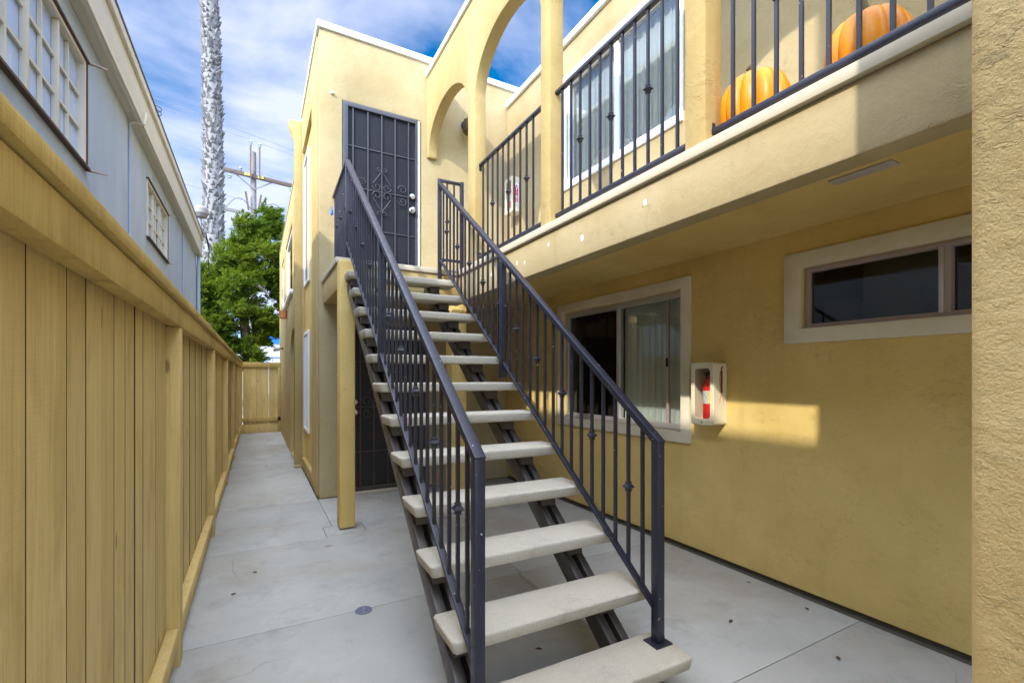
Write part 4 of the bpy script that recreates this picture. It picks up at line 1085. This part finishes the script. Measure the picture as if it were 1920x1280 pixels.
        m.build('pictogram_flame', mat('orange_ink', (0.65, 0.16, 0.03), 0.5), sg)
    return T
cabinet(2.378, 1.093, 'ivory extinguisher cabinet on the lower wall beside the window', 0)
cabinet(5.575, 3.73, 'ivory extinguisher cabinet with red FIRE sign behind the balcony railing', 1)

def pumpkin(c, r, h, ribs, lab, stem_lean, st_h):
    T = thing('pumpkin', lab, 'pumpkin', (c[0], c[1], ZF), random.uniform(0, 3), 'pumpkins on the balcony')
    m = MB(); nA, nB = ribs * 8, 22; rings = []
    for j in range(nB + 1):
        t = math.pi * (0.03 + 0.94 * j / nB); ring = []
        for i in range(nA):
            a_ = 2 * math.pi * i / nA; rib = 1 - 0.12 * (1 - abs(math.sin(a_ * ribs / 2))) ** 1.5 * (math.sin(t) ** 0.5) 
            rr_ = r * (math.sin(t) ** 0.72) * rib * (1 + .02 * math.sin(3 * a_ + 1))
            zz = h / 2 - h / 2 * math.cos(t) * (1 if True else 1)
            dip = math.exp(-(math.sin(t) / 0.35) ** 2) * 0.06 * h
            zz = zz - dip if t > math.pi / 2 else zz + dip * .6
            ring.append(m.bm.verts.new((rr_ * math.cos(a_), rr_ * math.sin(a_), zz)))
        rings.append(ring)
    for a_, b_ in zip(rings, rings[1:]):
        for i in range(nA): m.face([a_[i], a_[(i + 1) % nA], b_[(i + 1) % nA], b_[i]])
    m.face(rings[0][::-1]); m.face(rings[-1])
    m.build('body', M_ORANGE, T, off=(0, 0, 0))
    z = h * 0.94
    MB().tube([(0, 0, z - .02), (0.003, 0, z + .02), (stem_lean * .3, 0.01, z + st_h * .6), (stem_lean, 0.02, z + st_h)], [.034, .020, .015, .017], 7).build('stem', M_STEM, T, off=(0, 0, 0))
pumpkin((2.262, 1.505), 0.172, 0.375, 11, 'smaller glossy orange pumpkin behind the balcony bars', 0.03, 0.06)
pumpkin((2.27, 1.005), 0.158, 0.345, 10, 'shaded orange pumpkin with thick stem nearest the right pillar', 0.02, 0.10)

# wall lamp on the balcony end wall
T = thing('wall_lamp', 'dark wall lantern under the small arch by the balcony corner', 'lamp', (2.555, YF, 4.93))
MB().lathe([(0.06, 0), (0.06, -.015), (0.02, -.02)], (2.555, YF - .001, 4.97), 16, 'y').build('wall_plate', M_BLACK, T)
MB().tube([(2.555, YF - .02, 4.97), (2.555, YF - .10, 5.02), (2.555, YF - .14, 4.99)], .01, 8).build('arm', M_BLACK, T)
MB().lathe([(.02, .09), (.07, .06), (.085, .0), (.08, -.10), (.05, -.13), (.015, -.14)], (2.555, YF - .14, 4.92), 14).build('lantern', M_BROWN, T)
# terracotta sconce and floodlight on the far wing
T = thing('wall_sconce', 'orange terracotta wall sconce on the alley wall above the gate', 'lamp', (0.574, 11.0, 2.75))
m = MB(); m.lathe([(.05, 0), (.075, .01), (.085, .15), (.09, .17), (.08, .17)], (0.50, 11.0, 2.70), 14); m.build('shade', M_TERRA, T)
T = thing('flood_light', 'small grey floodlight on the alley wall near the gate', 'lamp', (0.574, 12.6, 2.15))
m = MB(); m.lathe([(.03, -.0), (.03, -.02)], (0.574, 12.6, 2.15), 10, 'x'); m.tube([(0.56, 12.6, 2.15), (.48, 12.6, 2.16)], .012, 6); m.build('bracket', M_BLACK, T)
m = MB(); m.lathe([(.03, .06), (.045, .0), (.06, -.08), (.055, -.082)], (0.44, 12.6, 2.13), 12, 'x'); m.build('lamp_head', M_ALU, T)
# blue tag on the guard
m = MB(); m.lathe([(.010, 0), (.016, .008), (.016, .05), (.008, .065), (.008, .085)], (0, 0, 0), 10)
o = m.build('blue_bottle', M_BLUE, loc=(0.742, 5.55, 3.28)); tag(o, 'tiny bright blue bottle tucked in the landing guard', 'bottle')
# floor drain
T = thing('floor_drain', 'round grey slotted floor drain set in the concrete path', 'drain', (0.593, 3.02, 0))
m = MB(); m.lathe([(0.052, 0.0005), (0.052, 0.004), (0.050, 0.006), (0.044, 0.0065), (0.043, 0.0035), (0.002, 0.0035)], (0.593, 3.02, 0), 28); m.build('cover', M_DRAIN, T)
m = MB()
for i in range(10):
    a_ = math.pi * 2 * i / 10; d = Vector((math.cos(a_), math.sin(a_), 0)); c = Vector((0.593, 3.02, 0.0055)); m.bar(c + d * .008, c + d * .044, .006, .004)
m.lathe([(0.009, 0.003), (0.009, 0.0075), (.001, .008)], (0.593, 3.02, 0), 12)
m.build('grate_bars', M_DRAIN, T)
# fallen leaves
lv = [((2.498, 1.82), .022, 'dark curled leaf on the slab beside the bottom tread'), ((3.052, 1.684), .018, 'reddish leaf close to the wall footing by the joint'), ((-0.008, 3.996), .018, 'small leaf on the path below the fence posts'), ((-0.134, 3.664), .018, 'small leaf on the path nearest the fence rail'), ((1.336, 2.133), .02, 'round brown leaf lying under the second tread'), ((2.66, 1.31), .02, 'thin leaf on the slab before the right pillar'), ((3.08, 2.10), .016, 'speck of dark leaf against the wall between joint and stairs'), ((0.15, 8.6), .03, 'brown leaf far down the alley path')]
for (x, y), r_, lab in lv:
    m = MB(); a_ = random.uniform(0, 6)
    d = Vector((math.cos(a_), math.sin(a_), 0)); t = Vector((-d.y, d.x, 0)); n_ = 8
    for s_ in (1, -1):
        for i in range(n_):
            q0, q1 = -1 + 2 * i / n_, -1 + 2 * (i + 1) / n_
            h0, h1 = r_ * .5 * (1 - q0 * q0), r_ * .5 * (1 - q1 * q1)
            m.face(m.vs([d * q0 * r_ + Vector((0, 0, .002 + .003 * q0 * q0)), d * q1 * r_ + Vector((0, 0, .002 + .003 * q1 * q1)), d * q1 * r_ + t * h1 * s_ + Vector((0, 0, .006)), d * q0 * r_ + t * h0 * s_ + Vector((0, 0, .006))]))
    o = m.build('fallen_leaf', M_LEAFB, loc=(x, y, 0.0005)); tag(o, lab, 'leaf', 'fallen leaves on the path')
